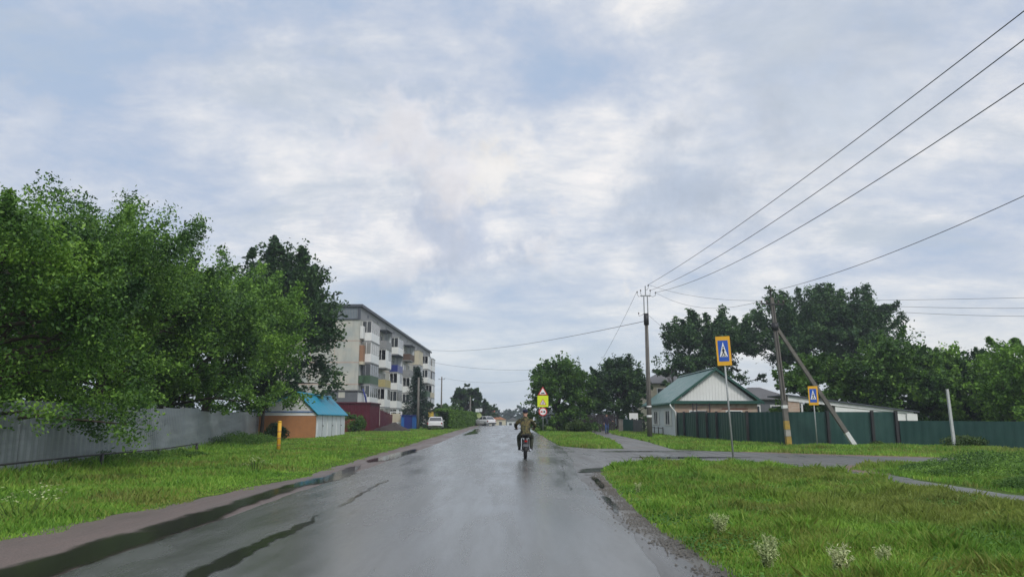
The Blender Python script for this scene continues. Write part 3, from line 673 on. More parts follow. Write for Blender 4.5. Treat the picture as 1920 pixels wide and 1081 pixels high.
tree('boxelder_tree', 'dark back tree behind the bright yellow green boxelder', 'tree', -24.5, 50, 9.0, 5.2, .8, 15000, .16, 'leaf_dark', 20, BX, 14, clumps=60, skirt=16)

# right of the road
tree('roadside_tree', 'broad round green tree right behind the yellow and red sign post', 'tree', 5.4, 76, 7.2, 3.6, .4, 32000, .14, 'leaf_mid', 21, None, 12, clumps=110, flat=.85, skirt=24)
tree('roadside_tree', 'dark round tree above the walking person', 'tree', 12.3, 84, 7.8, 3.5, .6, 30000, .15, 'leaf_dark', 22, None, 10, clumps=100, flat=.85, skirt=20)
tree('roadside_tree', 'narrow darker tree squeezed between the two round roadside trees', 'tree', 9.3, 90, 7.6, 2.4, .7, 9000, .17, 'leaf_mid', 23, None, 6, clumps=36, flat=.8)
tree('roadside_tree', 'small dark tree just behind the tall utility pole with the transformer bracket', 'tree', 15.2, 88, 6.6, 2.2, .7, 8000, .16, 'leaf_dark', 24, None, 6, clumps=30)
tree('poplar_tree', 'tall airy dark poplar with open crown behind the green gable roof', 'tree', 24.4, 84, 12.4, 5.4, 4.6, 44000, .16, 'leaf_grey', 25, None, 50, bark='bark_grey', airy=.6, clumps=95, fill=.3, spray_len=2.0, flat=.7)
tree('poplar_tree', 'largest dark poplar with spreading crown behind the strutted pole', 'tree', 37.0, 85, 14.6, 7.6, 5.0, 80000, .17, 'leaf_grey', 26, None, 80, bark='bark_grey', airy=.6, clumps=150, fill=.25, spray_len=2.4, flat=.7)
tree('poplar_tree', 'low wispy poplar twig crown left of the airy poplar, above the grey hip roof', 'tree', 18.4, 83, 7.6, 2.3, 4.6, 3000, .16, 'leaf_grey', 27, None, 18, bark='bark_grey', airy=.8, clumps=14, spray_len=1.6)
MP = 'leafy maples behind the green fence'
for i, (px_x, yy, h, rr, lb, mt, cb) in enumerate([
    (23.6, 57, 6.0, 3.0, 'fresh green maple just right of the strutted pole, behind the white lean-to', 'leaf_mid', 1.2),
    (28.0, 55.5, 7.4, 3.6, 'high domed maple behind the right end of the white lean-to', 'leaf_mid', 1.0),
    (32.8, 56, 6.7, 3.4, 'maple with lumpy crown between the domed maple and the dark gap', 'leaf_boxelder', .8),
    (36.4, 58, 6.6, 3.2, 'darker maple behind the leaning white post', 'leaf_dark', .7),
    (39.8, 57, 6.0, 3.3, 'dark low maple left of the bright tree at the right edge', 'leaf_dark', .6),
    (33.9, 48, 6.3, 3.6, 'bright green maple at the right edge of the view', 'leaf_bright', 1.0),
    (39.5, 48, 6.2, 3.4, 'outermost maple cut off by the right edge', 'leaf_mid', .8),
    (27.2, 55.0, 4.9, 2.3, 'low bright maple bush rising over the white lean-to roof', 'leaf_boxelder', .8),
    (30.9, 52.6, 4.5, 2.2, 'low leafy maple bush beyond the end of the taller green fence', 'leaf_boxelder', .4)]):
    tree('maple_tree', lb, 'tree', px_x, yy, h, rr, cb, 22000, .13, mt, 40 + i, MP, 22, clumps=60, flat=.8, skirt=26, spray_len=.9)
# beyond the hedge, left side far
FT = 'trees beyond the hedge at the far end of the street'
tree('far_tree', 'highest dark tree beyond the clipped hedge on the left', 'tree', -7.6, 150, 8.2, 3.6, .8, 9000, .26, 'leaf_dark', 61, FT, 6, clumps=45)
tree('far_tree', 'rounded lower tree to the right of the highest one beyond the hedge', 'tree', -4.9, 155, 5.6, 2.4, .5, 5000, .26, 'leaf_dark', 62, FT, 0, clumps=30)
tree('far_tree', 'lighter tree to the left of the highest one beyond the hedge', 'tree', -10.6, 146, 4.6, 2.7, .5, 5000, .24, 'leaf_mid', 63, FT, 0, clumps=30)
tree('far_tree', 'small tree between the spruce and the far pole behind the white car', 'tree', -12.9, 130, 4.4, 2.0, .4, 4000, .22, 'leaf_dark', 64, FT, 0, clumps=24)
tree('far_tree', 'tiny hazy tree just left of the orange far roofs', 'tree', -6.0, 215, 7.0, 4.0, .5, 4000, .35, 'leaf_dark', 65, FT, 0, clumps=30)
def blob_bush(name, label, cat, x, y, rx, ry, h, n, leaf, mat, seed, group=None):
    rng = np.random.default_rng(seed); root = thing(name, (x, y, hz(y)), label, cat, group)
    k = 26; P = []
    for i in range(k):
        a = rng.uniform(0, 6.28); q = rng.random() ** .5 * .8; c = np.array([math.cos(a) * q * rx, math.sin(a) * q * ry, h * (.25 + .5 * rng.random() * (1 - q * .6))])
        d = rng.normal(size=(n // k, 3)); d /= np.linalg.norm(d, axis=1)[:, None]
        P.append(c + d * np.array([rx * .35, ry * .35, h * .26]) * rng.uniform(.7, 1.1, n // k)[:, None])
    C = np.concatenate(P); C[:, 2] = np.abs(C[:, 2])
    mb = MB()
    for i in range(7):
        a = i * .9; mb.tube([(0, 0, -.05), (math.cos(a) * rx * .2, math.sin(a) * ry * .2, h * .4), (math.cos(a) * rx * .45, math.sin(a) * ry * .45, h * .7)], [.03, .02, .008], 5, cap=False)
    mb.build('stem', M['bark'], root); quad_mesh('foliage', leaves(C, leaf, rng), M[mat], root); return root
blob_bush('bush', 'pale green bush at the foot of the round roadside tree beside the path', 'bush', 7.0, 72, 1.25, .9, 1.35, 4500, .09, 'weed', 71)
blob_bush('bush', 'round shrub bulging in front of the maroon metal wall beside the red panel', 'bush', -14.7, 74.5, .95, .9, 2.1, 4500, .1, 'leaf_mid', 72)
blob_bush('bush', 'shrub mound creeping over the top of the low red panel', 'bush', -16.1, 74.6, 1.3, .8, 2.35, 3500, .1, 'leaf_mid', 73)
blob_bush('bush', 'dark shrub at the foot of the young tree by the terracotta shed', 'bush', -15.2, 50.5, .8, .5, 1.25, 1800, .08, 'leaf_dark', 74)
blob_bush('bush', 'leafy weeds growing around the foot of the leaning white post', 'bush', 23.0, 38.0, 1.2, .6, .75, 2500, .06, 'weed', 76)
blob_bush('bush', 'small clump of weeds at the foot of the pole strut', 'bush', 19.6, 40.1, .35, .3, .4, 900, .05, 'weed', 77)
def hedge():
    rng = np.random.default_rng(5); a = np.array([-7.7, 93.]); b = np.array([-5.3, 127.]); root = thing('hedge', (a[0], a[1], hz(93)), 'long clipped bright green hedge left of the road beyond the white car', 'hedge')
    n = 26000; t = rng.random(n); u = rng.uniform(-1, 1, n); w = rng.uniform(-1, 1, n)
    side = rng.random(n) < .55
    wob = 1 + .07 * np.sin(t * 40) + .05 * np.sin(t * 97)
    off = np.where(side, np.sign(u) * .95, u) * .8 * wob; zz = np.where(side, rng.random(n), 1.0) * (2.15 - .35 * t) * wob + rng.normal(size=n) * .05
    d = (b - a) / np.linalg.norm(b - a); nn = np.array([d[1], -d[0]])
    L = np.linalg.norm(b - a); C = np.stack([d[0] * t * L + nn[0] * off, d[1] * t * L + nn[1] * off, np.abs(zz) + t * L * .0066], 1)
    C[:, :2] += rng.normal(size=(n, 2)) * .08
    quad_mesh('foliage', leaves(C, .13, rng), M['leaf_hedge'], root)
hedge()
def spruce():
    rng = np.random.default_rng(8); x, y, h = -11.3, 96, 7.9; root = thing('spruce_tree', (x, y, hz(y)), 'dark conical spruce in front of the far end of the apartment block', 'tree')
    mb = MB(); mb.tube([(0, 0, -.1), (0, 0, h * .6), (0, 0, h)], [.16, .08, .015], 8); P = []
    for i in range(150):
        t = (i / 150) ** .85; z = .5 + t * (h - .7); rr = (2.55 * (1 - t) ** .8 + .12) * rng.uniform(.75, 1.12); a = i * 2.4 + rng.uniform(-.3, .3)
        k = int(60 + 130 * (1 - t)); s = rng.random(k)
        C = np.stack([np.cos(a) * s * rr, np.sin(a) * s * rr, z - s * rr * .28], 1); C += rng.normal(size=(k, 3)) * np.array([.16, .16, .09]) * (1.2 - s * .5)[:, None]; P.append(C)
        if i % 2 == 0: mb.tube([(0, 0, z), (math.cos(a) * rr * .9, math.sin(a) * rr * .9, z - rr * .25)], [.03, .01], 4, cap=False)
    mb.build('trunk', M['bark'], root); quad_mesh('crown', leaves(np.concatenate(P), .11, rng, aspect=.3), M['needle'], root)
spruce()
def far_forest():
    rng = np.random.default_rng(2); P = []
    for i in range(620):
        x = rng.uniform(-520, 520); y = rng.uniform(380, 440) - abs(x) * .12; h = rng.uniform(7.5, 11.5) if abs(x - 8) > 30 else rng.uniform(9, 12); r = rng.uniform(2.5, 4.5); k = 130
        d = rng.normal(size=(k, 3)); d /= np.linalg.norm(d, axis=1)[:, None]
        P.append(np.array([x, y, hz(y) + h * .52]) + d * np.array([r, r, h * .52]) * rng.uniform(.8, 1.05, k)[:, None])
    o = quad_mesh('far_wood', leaves(np.concatenate(P), .95, rng, aspect=.8), M['forest']); tag(o, 'distant blue green wood along the horizon', 'wood', kind='stuff')
far_forest()

# ------------------------------------------------------------------ grass
def inside(poly, X, Y):
    c = np.zeros(len(X), bool); n = len(poly); j = n - 1
    for i in range(n):
        xi, yi = poly[i]; xj, yj = poly[j]
        with np.errstate(divide='ignore', invalid='ignore'):
            m = ((yi > Y) != (yj > Y)) & (X < (xj - xi) * (Y - yi) / ((yj - yi) + 1e-12) + xi)
        c ^= m; j = i
    return c
def fence_x(Y): return np.interp(Y, [5, 18.5, 26, 38, 55.7, 90], [-10.5, -11.75, -12.4, -14.7, -18.0, -20])
def hzv(Y): return np.where(Y <= 42, 0, np.where(Y <= 125, (Y - 42) * .0066, 83 * .0066 - (Y - 125) * .015))
def blades(X, Y, hmean, rng, wk=1.0, lean=.45, hvar=.4):
    n = len(X); h = hmean * rng.uniform(1 - hvar, 1 + hvar, n); a = rng.uniform(0, 2 * PI, n); w = (.0030 + .00062 * Y) * wk * rng.uniform(.7, 1.3, n)
    la = rng.uniform(0, 2 * PI, n); l = h * rng.uniform(.1, lean * 2, n); z = hzv(Y)
    ax, ay = np.cos(a) * w, np.sin(a) * w; lx, ly = np.cos(la) * l, np.sin(la) * l
    P = np.zeros((n, 5, 3))
    P[:, 0] = np.stack([X - ax, Y - ay, z - .01], 1); P[:, 1] = np.stack([X + ax, Y + ay, z - .01], 1)
    P[:, 2] = np.stack([X + ax * .75 + lx * .35, Y + ay * .75 + ly * .35, z + h * .6], 1)
    P[:, 3] = np.stack([X + lx, Y + ly, z + h], 1)
    P[:, 4] = np.stack([X - ax * .75 + lx * .35, Y - ay * .75 + ly * .35, z + h * .6], 1)
    return P
def scatter(n, x0, x1, y0, y1, rng, pw=2.0):
    u = rng.random(n); a = 1 - pw
    Y = (y0 ** a + u * (y1 ** a - y0 ** a)) ** (1 / a); X = rng.uniform(x0, x1, n); return X, Y
def rightedge(Y): return np.interp(Y, [4, 7, 10, 14, 19.5], [2.0, 2.05, 1.95, 2.1, 2.45])
def lump(X, Y, s=1.0): return .5 + .25 * (np.sin(X * 1.7 * s + 1.3 * np.sin(Y * .9 * s)) + np.sin(Y * 2.3 * s + 1.1 * np.sin(X * 1.1 * s + 2)))
ISLAND = [(1.9, 3), (2.0, 7), (1.93, 10), (2.1, 14), (2.45, 19.5), (2.65, 21.4), (3.3, 23.4), (4.6, 25.1), (6.2, 25.5), (7.5, 25.1), (8.55, 22.5), (8.85, 19.9), (8.6, 17), (8.4, 13.9), (8.8, 11.0), (12, 3)]
def grass_area(name, parts, label):
    o = quad_mesh(name, np.concatenate(parts), M['grass']); tag(o, label, 'grass', kind='stuff')
rng = np.random.default_rng(77)
def grass_right():
    X, Y = scatter(520000, 1.7, 13, 4.5, 26, rng, 1.7); m = inside(ISLAND, X, Y) & (X < Y * .78 + 1.5)
    X, Y = X[m], Y[m]; e = np.clip((X - rightedge(Y)) / .55, 0, 1); thin = rng.random(len(X)) < (.25 + .75 * e); X, Y, e = X[thin], Y[thin], e[thin]
    L = lump(X, Y); L2 = lump(X * 2.7 + 3, Y * 2.1); hm = .028 + (.085 * L ** 1.5 + .12 * L2 ** 3) * np.clip(e, .15, 1) + .05 * (rng.random(len(X)) < .04)
    return [blades(X, Y, hm, rng)]
G1 = grass_right()
Xc, Yc = scatter(60000, 1.9, 12, 5, 26, rng, 1.7); mc = inside(ISLAND, Xc, Yc) & (lump(Xc * 1.3 + 2, Yc * 1.3) + .25 * lump(Xc * 5, Yc * 5) > .72); Xc, Yc = Xc[mc], Yc[mc]
o = quad_mesh('clover', leaves(np.stack([Xc, Yc, .02 + .07 * rng.random(len(Xc))], 1), .017, rng, up=1.2, aspect=.8), M['clover']); tag(o, 'low broad leaved clover and plantain in patches of the right meadow', 'clover', kind='stuff')
o = quad_mesh('road_crumbs', crumbs(), M['mud']); tag(o, 'dark crumbs of soil strewn along the broken right edge of the asphalt', 'soil crumbs', kind='stuff')
# the part to the right of the narrow path
X, Y = scatter(120000, 9.0, 26, 10.5, 40, rng, 1.6); m = ~inside([(p[0], p[1]) for p in SIDE], X, Y) & (X < Y * .75 + 1.5) & ((X > 9.8) | (Y > 28)) & (Y < 39.5 - (X > 20) * (X - 20) * .6)
far_side = (Y > 28) & (Y < 36.5 - (X - 7.6) * .9) & (X < 12); m &= ~far_side & ~((Y > 25) & (Y < 38.0 - (X - 5) * .85) & (X < 19))
X, Y = X[m], Y[m]; G2 = [blades(X, Y, .07 + .12 * lump(X, Y) ** 2, rng)]
grass_area('grass', G1, 'green meadow grass with tufts between the wet road and the side road, lower right')
grass_area('grass', G2, 'grass between the side road and the dark green fence on the right')
X, Y = scatter(210000, -19, -4.8, 7, 92, rng, 1.9)
m = (X < -5.85 + np.interp(Y, [7, 13, 19, 31, 56, 90], [-.1, .35, .9, .6, .4, .6]) + .12 * np.sin(Y * 2.1) + .08 * np.sin(Y * 5.3)) & (X > fence_x(Y) + .15) & (X > -Y * .75 - 1)
X, Y = X[m], Y[m]; dfe = np.clip((X - fence_x(Y)) / 2.0, 0, 1)
de = np.clip((-5.6 - X) / .6, .25, 1)
hm = (.06 + .10 * lump(X, Y) ** 1.5 + .30 * (1 - dfe) ** 1.5) * de * np.interp(Y, [7, 30, 60], [1, .9, .7])
grass_area('grass', [blades(X, Y, hm, rng)], 'grass verge between the reddish road shoulder and the grey fence on the left')
# far verges on the right: round the path, in front of the house
X, Y = scatter(90000, 2.6, 24, 36, 105, rng, 1.8)
inp = (X > np.interp(Y, [35, 48, 67, 90], [5.5, 6.85, 7.65, 9.9])) & (X < np.interp(Y, [35, 48, 67, 90], [7.95, 8.95, 9.45, 11.5])) & (Y < 91)
fenc = X < np.where(Y > 58, 12.7, np.where(Y > 45, 14.2 - (Y - 45) * .1, 40))
m = ~inp & fenc & (X > 3.0) & ~((X < 9) & (Y < 37.3 + np.clip(4.2 - X, 0, 2) * 3 + .0 * Y)) & ~((Y < 42) & (X > 14) & (Y > 40.5)) & ~((Y < 36.2 - (X - 7.8) * .85) & (X >= 7.8))
X, Y = X[m], Y[m]; grass_area('grass', [blades(X, Y, .10 + .10 * lump(X, Y), rng)], 'grass either side of the footpath and below the pole and fence')
# tall weeds
def weeds(name, cx, cy, rx, ry, h, n, label, seed, leafsz=.035, mat='weed'):
    r_ = np.random.default_rng(seed); a = r_.uniform(0, 2 * PI, n); q = np.sqrt(r_.random(n)); X = cx + np.cos(a) * q * rx; Y = cy + np.sin(a) * q * ry
    prof = (1 - q ** 2 * .8) * (.65 + .5 * lump(X, Y, 1.6)); Z = r_.random(n) ** .7 * h * prof
    C = np.stack([X, Y, Z + hzv(Y)], 1); P = leaves(C, leafsz, r_, aspect=.35)
    o = quad_mesh(name, P, M[mat]); tag(o, label, 'weeds', kind='stuff')
weeds('weeds', 14.8, 19.6, 4.4, 3.2, .75, 52000, 'dense dark green mass of tall weeds right of the narrow path', 3, .032, 'leaf_boxelder')
weeds('weeds', 12.6, 15.2, 2.6, 2.2, .55, 22000, 'lower clump of dark weeds at the right edge in front of the tall weeds', 4, .03, 'leaf_mid')
weeds('weeds', -11.9, 24.0, .7, 7, .5, 16000, 'weeds along the foot of the grey fence near the pipe rail', 5, .035, 'leaf_mid')
weeds('weeds', -15.0, 42, 1.1, 9, .75, 16000, 'tall weeds along the far part of the grey fence', 6, .05, 'leaf_mid')
def feather_plant(x, y, h, n, seed, label):
    r_ = random.Random(seed); root = thing('wormwood_plant', (x, y, 0), label, 'plant', 'pale feathery plants in the roadside grass'); st = MB(); P = []
    for i in range(n):
        a = r_.uniform(0, 6.28); l = r_.uniform(.15, .5) * h; hh = h * r_.uniform(.6, 1.1)
        p = [Vector((math.cos(a) * .03, math.sin(a) * .03, 0)), Vector((math.cos(a) * l * .4, math.sin(a) * l * .4, hh * .6)), Vector((math.cos(a) * l, math.sin(a) * l, hh))]
        st.tube(p, [.0045, .003, .0015], 4, cap=False)
        for k in range(40):
            t = .25 + .75 * r_.random(); q = (p[0].lerp(p[1], t * 1.6) if t < .62 else p[1].lerp(p[2], (t - .62) / .38)); P.append((q.x + r_.gauss(0, .012), q.y + r_.gauss(0, .012), q.z + r_.gauss(0, .01)))
    st.build('stems', M['weed'], root); quad_mesh('leaves', leaves(np.array(P), .018, np.random.default_rng(seed), aspect=.3), M['silver_weed'], root)
for i, (x, y, h, n, lb) in enumerate([(2.55, 9.2, .27, 30, 'pale feathery plant nearest the road edge, farthest from the camera'), (2.45, 7.3, .26, 26, 'pale feathery plant in the corner by the road at the bottom of the view'),
        (3.0, 7.0, .27, 30, 'large pale feathery plant at the bottom, second from the right of the row'), (2.5, 14.6, .2, 8, 'small yellowish tuft beside the road edge'), (2.75, 8.1, .2, 14, 'small pale feathery plant just beyond the large corner one'), (3.6, 7.4, .2, 14, 'small pale feathery plant at the bottom of the view, rightmost of the row')]):
    feather_plant(x, y, h, n, 90 + i, lb)
def blossom(x, y, seed, label, s=1.0):
    r_ = random.Random(seed); root = thing('flowering_weed', (x, y, hz(y)), label, 'plant', 'white flowering weeds on the left verge'); st = MB(); hd = []
    for i in range(16):
        a = r_.uniform(0, 6.28); l = r_.uniform(.05, .45) * s; h = r_.uniform(.25, .45); st.tube([(math.cos(a) * l * .4, math.sin(a) * l * .4, 0), (math.cos(a) * l, math.sin(a) * l, h)], [.005, .003], 4, cap=False)
        for k in range(6):
            hd.append((math.cos(a) * l + r_.gauss(0, .05), math.sin(a) * l + r_.gauss(0, .05), h + r_.gauss(0, .03)))
    st.build('stems', M['weed'], root); quad_mesh('blossoms', leaves(np.array(hd), .022, np.random.default_rng(seed), up=1.5, aspect=.9), M['silver_weed'], root)
blossom(-6.75, 10.9, 1, 'pale flowering weed low on the left verge near the bottom corner', 1.1)
blossom(-6.6, 20.3, 2, 'pale flowering weed midway along the left verge', .8)
blossom(-8.2, 43, 3, 'pale flowering weed in the verge before the terracotta shed', .7)

# ------------------------------------------------------------------ grey fence, rail, yellow post
def grey_fence():
    pts = [(-10.5, 5), (-11.75, 18.5), (-12.4, 26), (-14.7, 38), (-18.0, 55.7)]
    root = thing('metal_fence', (-12.9, 19.7, 0), 'long grey wet sheet metal fence under the boxelder trees', 'fence'); M['fence_grey_glare'] = mk('fence_grey_glare', (.25, .28, .30), .4, .2, var=.2, scale=1.4, stretch=(.25, .25, 2.5), dirt=(.42, .45, .46, .65), dscale=.9, rvar=.15)  # dirt colour here paints pale horizontal glare streaks onto the sheets
    pi = 0
    for a, b in zip(pts, pts[1:]):
        L = math.dist(a, b); n = max(1, round(L / 3.1)); d = ((b[0] - a[0]) / L, (b[1] - a[1]) / L); nn = (d[1], -d[0])
        for k in range(n):
            s0 = L * k / n + .03; s1 = L * (k + 1) / n - .03; mb = MB(); vs = []; m = 46; hh = 1.80 + .05 * ((pi * 7) % 3); pi += 1
            for j in range(m + 1):
                s = s0 + (s1 - s0) * j / m; o = .012 * (1 if (j // 2) % 2 else -1)
                for z in (.04, hh): vs.append((a[0] + d[0] * s + nn[0] * o + 12.9, a[1] + d[1] * s + nn[1] * o - 19.7, z + hz(a[1] + d[1] * s)))
            mb.add(vs, [(2 * j, 2 * j + 2, 2 * j + 3, 2 * j + 1) for j in range(m)]); mb.build('fence_panel', M['fence_grey_glare'], root)
            p = MB(); s = L * k / n; x, y = a[0] + d[0] * s - nn[0] * .06 + 12.9, a[1] + d[1] * s - nn[1] * .06 - 19.7; z = hz(a[1] + d[1] * s)
            p.box(x - .03, x + .03, y - .03, y + .03, z - .1, z + hh + .05); p.build('fence_post', M['galv'], root)
grey_fence()
def rail():
    root = thing('pipe_rail', (-11.35, 21.6, 0), 'low dark pipe rail on short posts in the grass before the grey fence', 'railing')
    mb = MB(); P = [(.45, -6, .42), (0.0, 0, .44), (-.45, 4.5, .40), (-1.4, 10, .42)]; mb.tube(P, .022, 8); mb.build('rail', M['dark_metal'], root)
    for p in P:
        q = MB(); q.tube([(p[0], p[1], -.1), (p[0], p[1], p[2] + .03)], .05, 8); q.build('post', M['dark_metal'], root)
rail()
t = thing('gas_marker_post', (-10.3, 34.7, 0), 'yellow marker post with orange bands on the left verge', 'post')
MB().tube([(0, 0, -.1), (0, 0, 1.28)], .085, 12).build('post', M['yellow_paint'], t); MB().tube([(0, 0, 1.28), (0, 0, 1.33), (0, 0, 1.35)], [.092, .09, .03], 12).build('cap', M['yellow_paint'], t)
for z in (.25, .55, .85): MB().tube([(0, 0, z), (0, 0, z + .05)], .089, 12).build('band', M['far_orange'], t)

# ------------------------------------------------------------------ terracotta shed
def shed():
    x1, y0, y1 = -13.75, 55, 65; x0 = x1 - 4.6; z = hz(60); root = thing('shed', (x1, y0, hz(55)), 'terracotta walled shed with white gable and bright cyan metal roof', 'shed')
    w = 4.6; d = 10; e = 1.88; pk = 3.2; px = -1.35
    MB().box(-w, 0, 0, .2, -.1, 1.62).build('wall', M['terracotta'], root)
    g = MB()
    for k in range(9):   # white clapboards of the gable, each board lapping the next
        z0 = 1.62 + k * .19; z1 = min(z0 + .2, pk - .02); 
        xl = -w + max(0, (z0 - e)) / (pk - e) * (w + px); xr = 0 + max(0, (z0 - e)) / (pk - e) * (px)
        xl2 = -w + max(0, (z1 - e)) / (pk - e) * (w + px); xr2 = max(0, (z1 - e)) / (pk - e) * px
        if z0 > pk - .05: break
        g.add([(xl, -.03, z0), (xr, -.03, z0), (xr2, .0, z1), (xl2, .0, z1), (xl, .15, z0), (xr, .15, z0), (xr2, .15, z1), (xl2, .15, z1)], [(0, 1, 2, 3), (4, 7, 6, 5), (0, 4, 5, 1), (3, 2, 6, 7), (0, 3, 7, 4), (1, 5, 6, 2)])
    g.build('gable', M['white_paint'], root)
    MB().box(-w - .02, .02, -.06, -.032, 1.86, 1.93).build('trim', M['blue_metal'], root)
    dr = M['white_paint']
    MB().box(-.2, 0, .2, d, -.1, e).build('side_wall', dr, root)
    for k in range(3):
        a = .5 + k * 3.15; o = MB().box(0, .035, a, a + 2.8, .02, 1.78).build('door', M['siding'], root)
        MB().box(.035, .05, a + 1.385, a + 1.415, .02, 1.78).build('door_gap', M['dark_metal'], o); MB().box(.052, .09, a + 1.5, a + 1.6, .85, .92).build('handle', M['dark_metal'], o)
    MB().box(-w, -w + .2, .2, d, -.1, e).build('side_wall', dr, root); MB().box(-w + .2, -.2, d - .2, d, -.1, e).build('wall', M['terracotta'], root)
    def slope(xa, za, xb, zb, nm):
        mb = MB(); n = 44; vs = []
        for j in range(n + 1):
            y = -.22 + (d + .44) * j / n; o = .018 * (1 if j % 4 in (1, 2) else 0)
            vs += [(xa, y, za + .06 + o), (xb, y, zb + .06 + o), (xa, y, za), (xb, y, zb)]
        fs = [];
        for j in range(n):
            a = 4 * j; fs += [(a, a + 1, a + 5, a + 4), (a + 2, a + 6, a + 7, a + 3), (a + 1, a + 3, a + 7, a + 5), (a, a + 4, a + 6, a + 2)]
        fs += [(0, 2, 3, 1), (4 * n, 4 * n + 1, 4 * n + 3, 4 * n + 2)]; mb.add(vs, fs); return mb.build(nm, M['cyan_roof'], root)
    sl = (pk - e) / (-px); slope(px, pk, .22, e - .22 * sl, 'roof'); sl2 = (pk - e) / (w + px); slope(px, pk, -w - .22, e - .22 * sl2, 'roof')
    MB().prism([(px - .12, pk + .04), (px, pk + .14), (px + .12, pk + .04)], 'y', -.24, d + .24).build('ridge_cap', M['cyan_roof'], root)
shed()
# things between shed and apartment block
def box_building(name, label, cat, x0, x1, y0, y1, h, wm, rm, extra=None, group=None):
    root = thing(name, (x0, y0, hz(y0)), label, cat, group); w = x1 - x0; d = y1 - y0
    MB().box(0, w, 0, d, -.3, h).build('wall', wm, root); MB().box(-.15, w + .15, -.15, d + .15, h, h + .12).build('roof', rm, root)
    if extra: extra(root, w, d, h)
    return root
def ribs(root, w, d, h, mat, face='both', step=.35):
    mb = MB(); n = int(w / step)
    for k in range(n + 1): mb.box(k * w / n - .05, k * w / n + .05, -.035, -.002, .02, h - .02)
    n = int(d / step)
    for k in range(n + 1): mb.box(w + .002, w + .035, k * d / n - .05, k * d / n + .05, .02, h - .02)
    mb.build('cladding_ribs', mat, root)
def ex_maroon(root, w, d, h): ribs(root, w, d, h, M['maroon'])
box_building('garage', 'tall maroon ribbed metal garage behind the shrubs', 'garage', -17.4, -14.0, 78, 84, 2.85, M['maroon'], M['maroon'], ex_maroon)
def mfence():
    root = thing('metal_fence', (-13.9, 84.2, hz(84.2)), 'maroon metal fence stepping down beside the maroon garage', 'fence')
    for k in range(4):
        mb = MB(); y = k * 2.2; h = 2.15 - .12 * k
        for j in range(9): mb.box(-.02, .02 if j % 2 else .045, y + j * .24, y + (j + 1) * .24 - .004, .0, h)
        mb.build('fence_panel', M['maroon'], root); MB().box(-.04, .05, y - .07, y - .01, 0, h + .1).build('fence_post', M['maroon'], root)
mfence()
def ex_grey(root, w, d, h):
    MB().box(w + .003, w + .03, .2, d - .2, .1, h - .1).build('side_wall', M['white_paint'], root)
    MB().tube([(w + .05, 2.9, h + .35), (w + .35, 3.2, h - .6), (w + .55, 3.9, h - 2.2)], [.22, .3, .3], 6, flat=.25).build('tarpaulin', M['blue_tarp'], root)
    MB().box(w * .42, w * .62, -.03, -.002, h - .75, h - .1).build('plaster_patch', M['panel_concrete'], root)
box_building('annex', 'unfinished grey plastered annex with white side and dark blue tarpaulin', 'building', -20.6, -16.9, 86, 92, 4.35, M['grey_plaster'], M['grey_roof'], ex_grey)
t = thing('low_panel', (-16.4, 74.0, hz(74)), 'low rusty red panel half covered by shrubs beside the cyan roofed shed', 'panel')
MB().box(0, 1.75, 0, .08, -.1, 1.25).build('board', M['rust_panel'], t); [MB().box(x, x + .06, .08, .16, -.1, 1.35).build('post', M['dark_metal'], t) for x in (.05, 1.6)]
def soil():
    rng_ = np.random.default_rng(3); mb = MB(); n = 26; vs = []; fs = []
    for j in range(n + 1):
        for i in range(n + 1):
            u = i / n * 2 - 1; v = j / n * 2 - 1; q = max(0, 1 - u * u - v * v); z = .85 * q ** .8 * (.8 + .3 * math.sin(u * 5 + 1) * math.cos(v * 4)) + rng_.normal() * .03 * (q > 0); vs.append((u * 2.1, v * 1.6, z - .03))
    for j in range(n):
        for i in range(n): a = j * (n + 1) + i; fs.append((a, a + 1, a + n + 2, a + n + 1))
    mb.add(vs, fs, True); o = mb.build('soil_heap', M['soil'], None, (-12.0, 80.5, hz(80))); tag(o, 'dark heap of soil on the verge in front of the maroon fence', 'heap')
soil()
def pale_gate():
    root = thing('garden_gate', (-14.2, 93.2, hz(93)), 'cream and white garden gate between the maroon fence and the blue shed', 'gate')
    MB().box(0, .12, 0, .12, 0, 2.0).build('gate_post', M['plastic_white'], root); MB().box(1.3, 1.42, 0, .12, 0, 2.0).build('gate_post', M['plastic_white'], root)
    MB().box(.12, 1.3, .04, .08, .8, 1.85).build('gate_board', M['cream'], root)
    mb = MB(); [mb.box(.18 + k * .16, .24 + k * .16, .03, .07, .05, .8) for k in range(7)]; mb.build('pickets', M['plastic_white'], root)
    MB().box(-.05, 1.47, -.03, .15, 2.0, 2.1).build('lintel', M['plastic_white'], root)
pale_gate()
def ex_blue(root, w, d, h):
    ribs(root, w, d, h, M['blue_metal'], step=.3); MB().box(w * .2, w * .8, -.06, -.036, .05, 1.5).build('door', M['deep_blue'], root)
box_building('blue_shed', 'small bright blue metal shed at the foot of the spruce', 'shed', -12.6, -11.0, 92.0, 95.0, 1.55, M['blue_metal'], M['deep_blue'], ex_blue)
t = thing('playground_panel', (-10.2, 100, hz(100)), 'yellow board on legs right of the spruce', 'board')
MB().box(0, .7, 0, .05, 1.3, 2.1).build('board', M['yellow_cloth'], t); [MB().box(x, x + .05, .05, .1, 0, 2.0).build('leg', M['dark_metal'], t) for x in (.05, .6)]

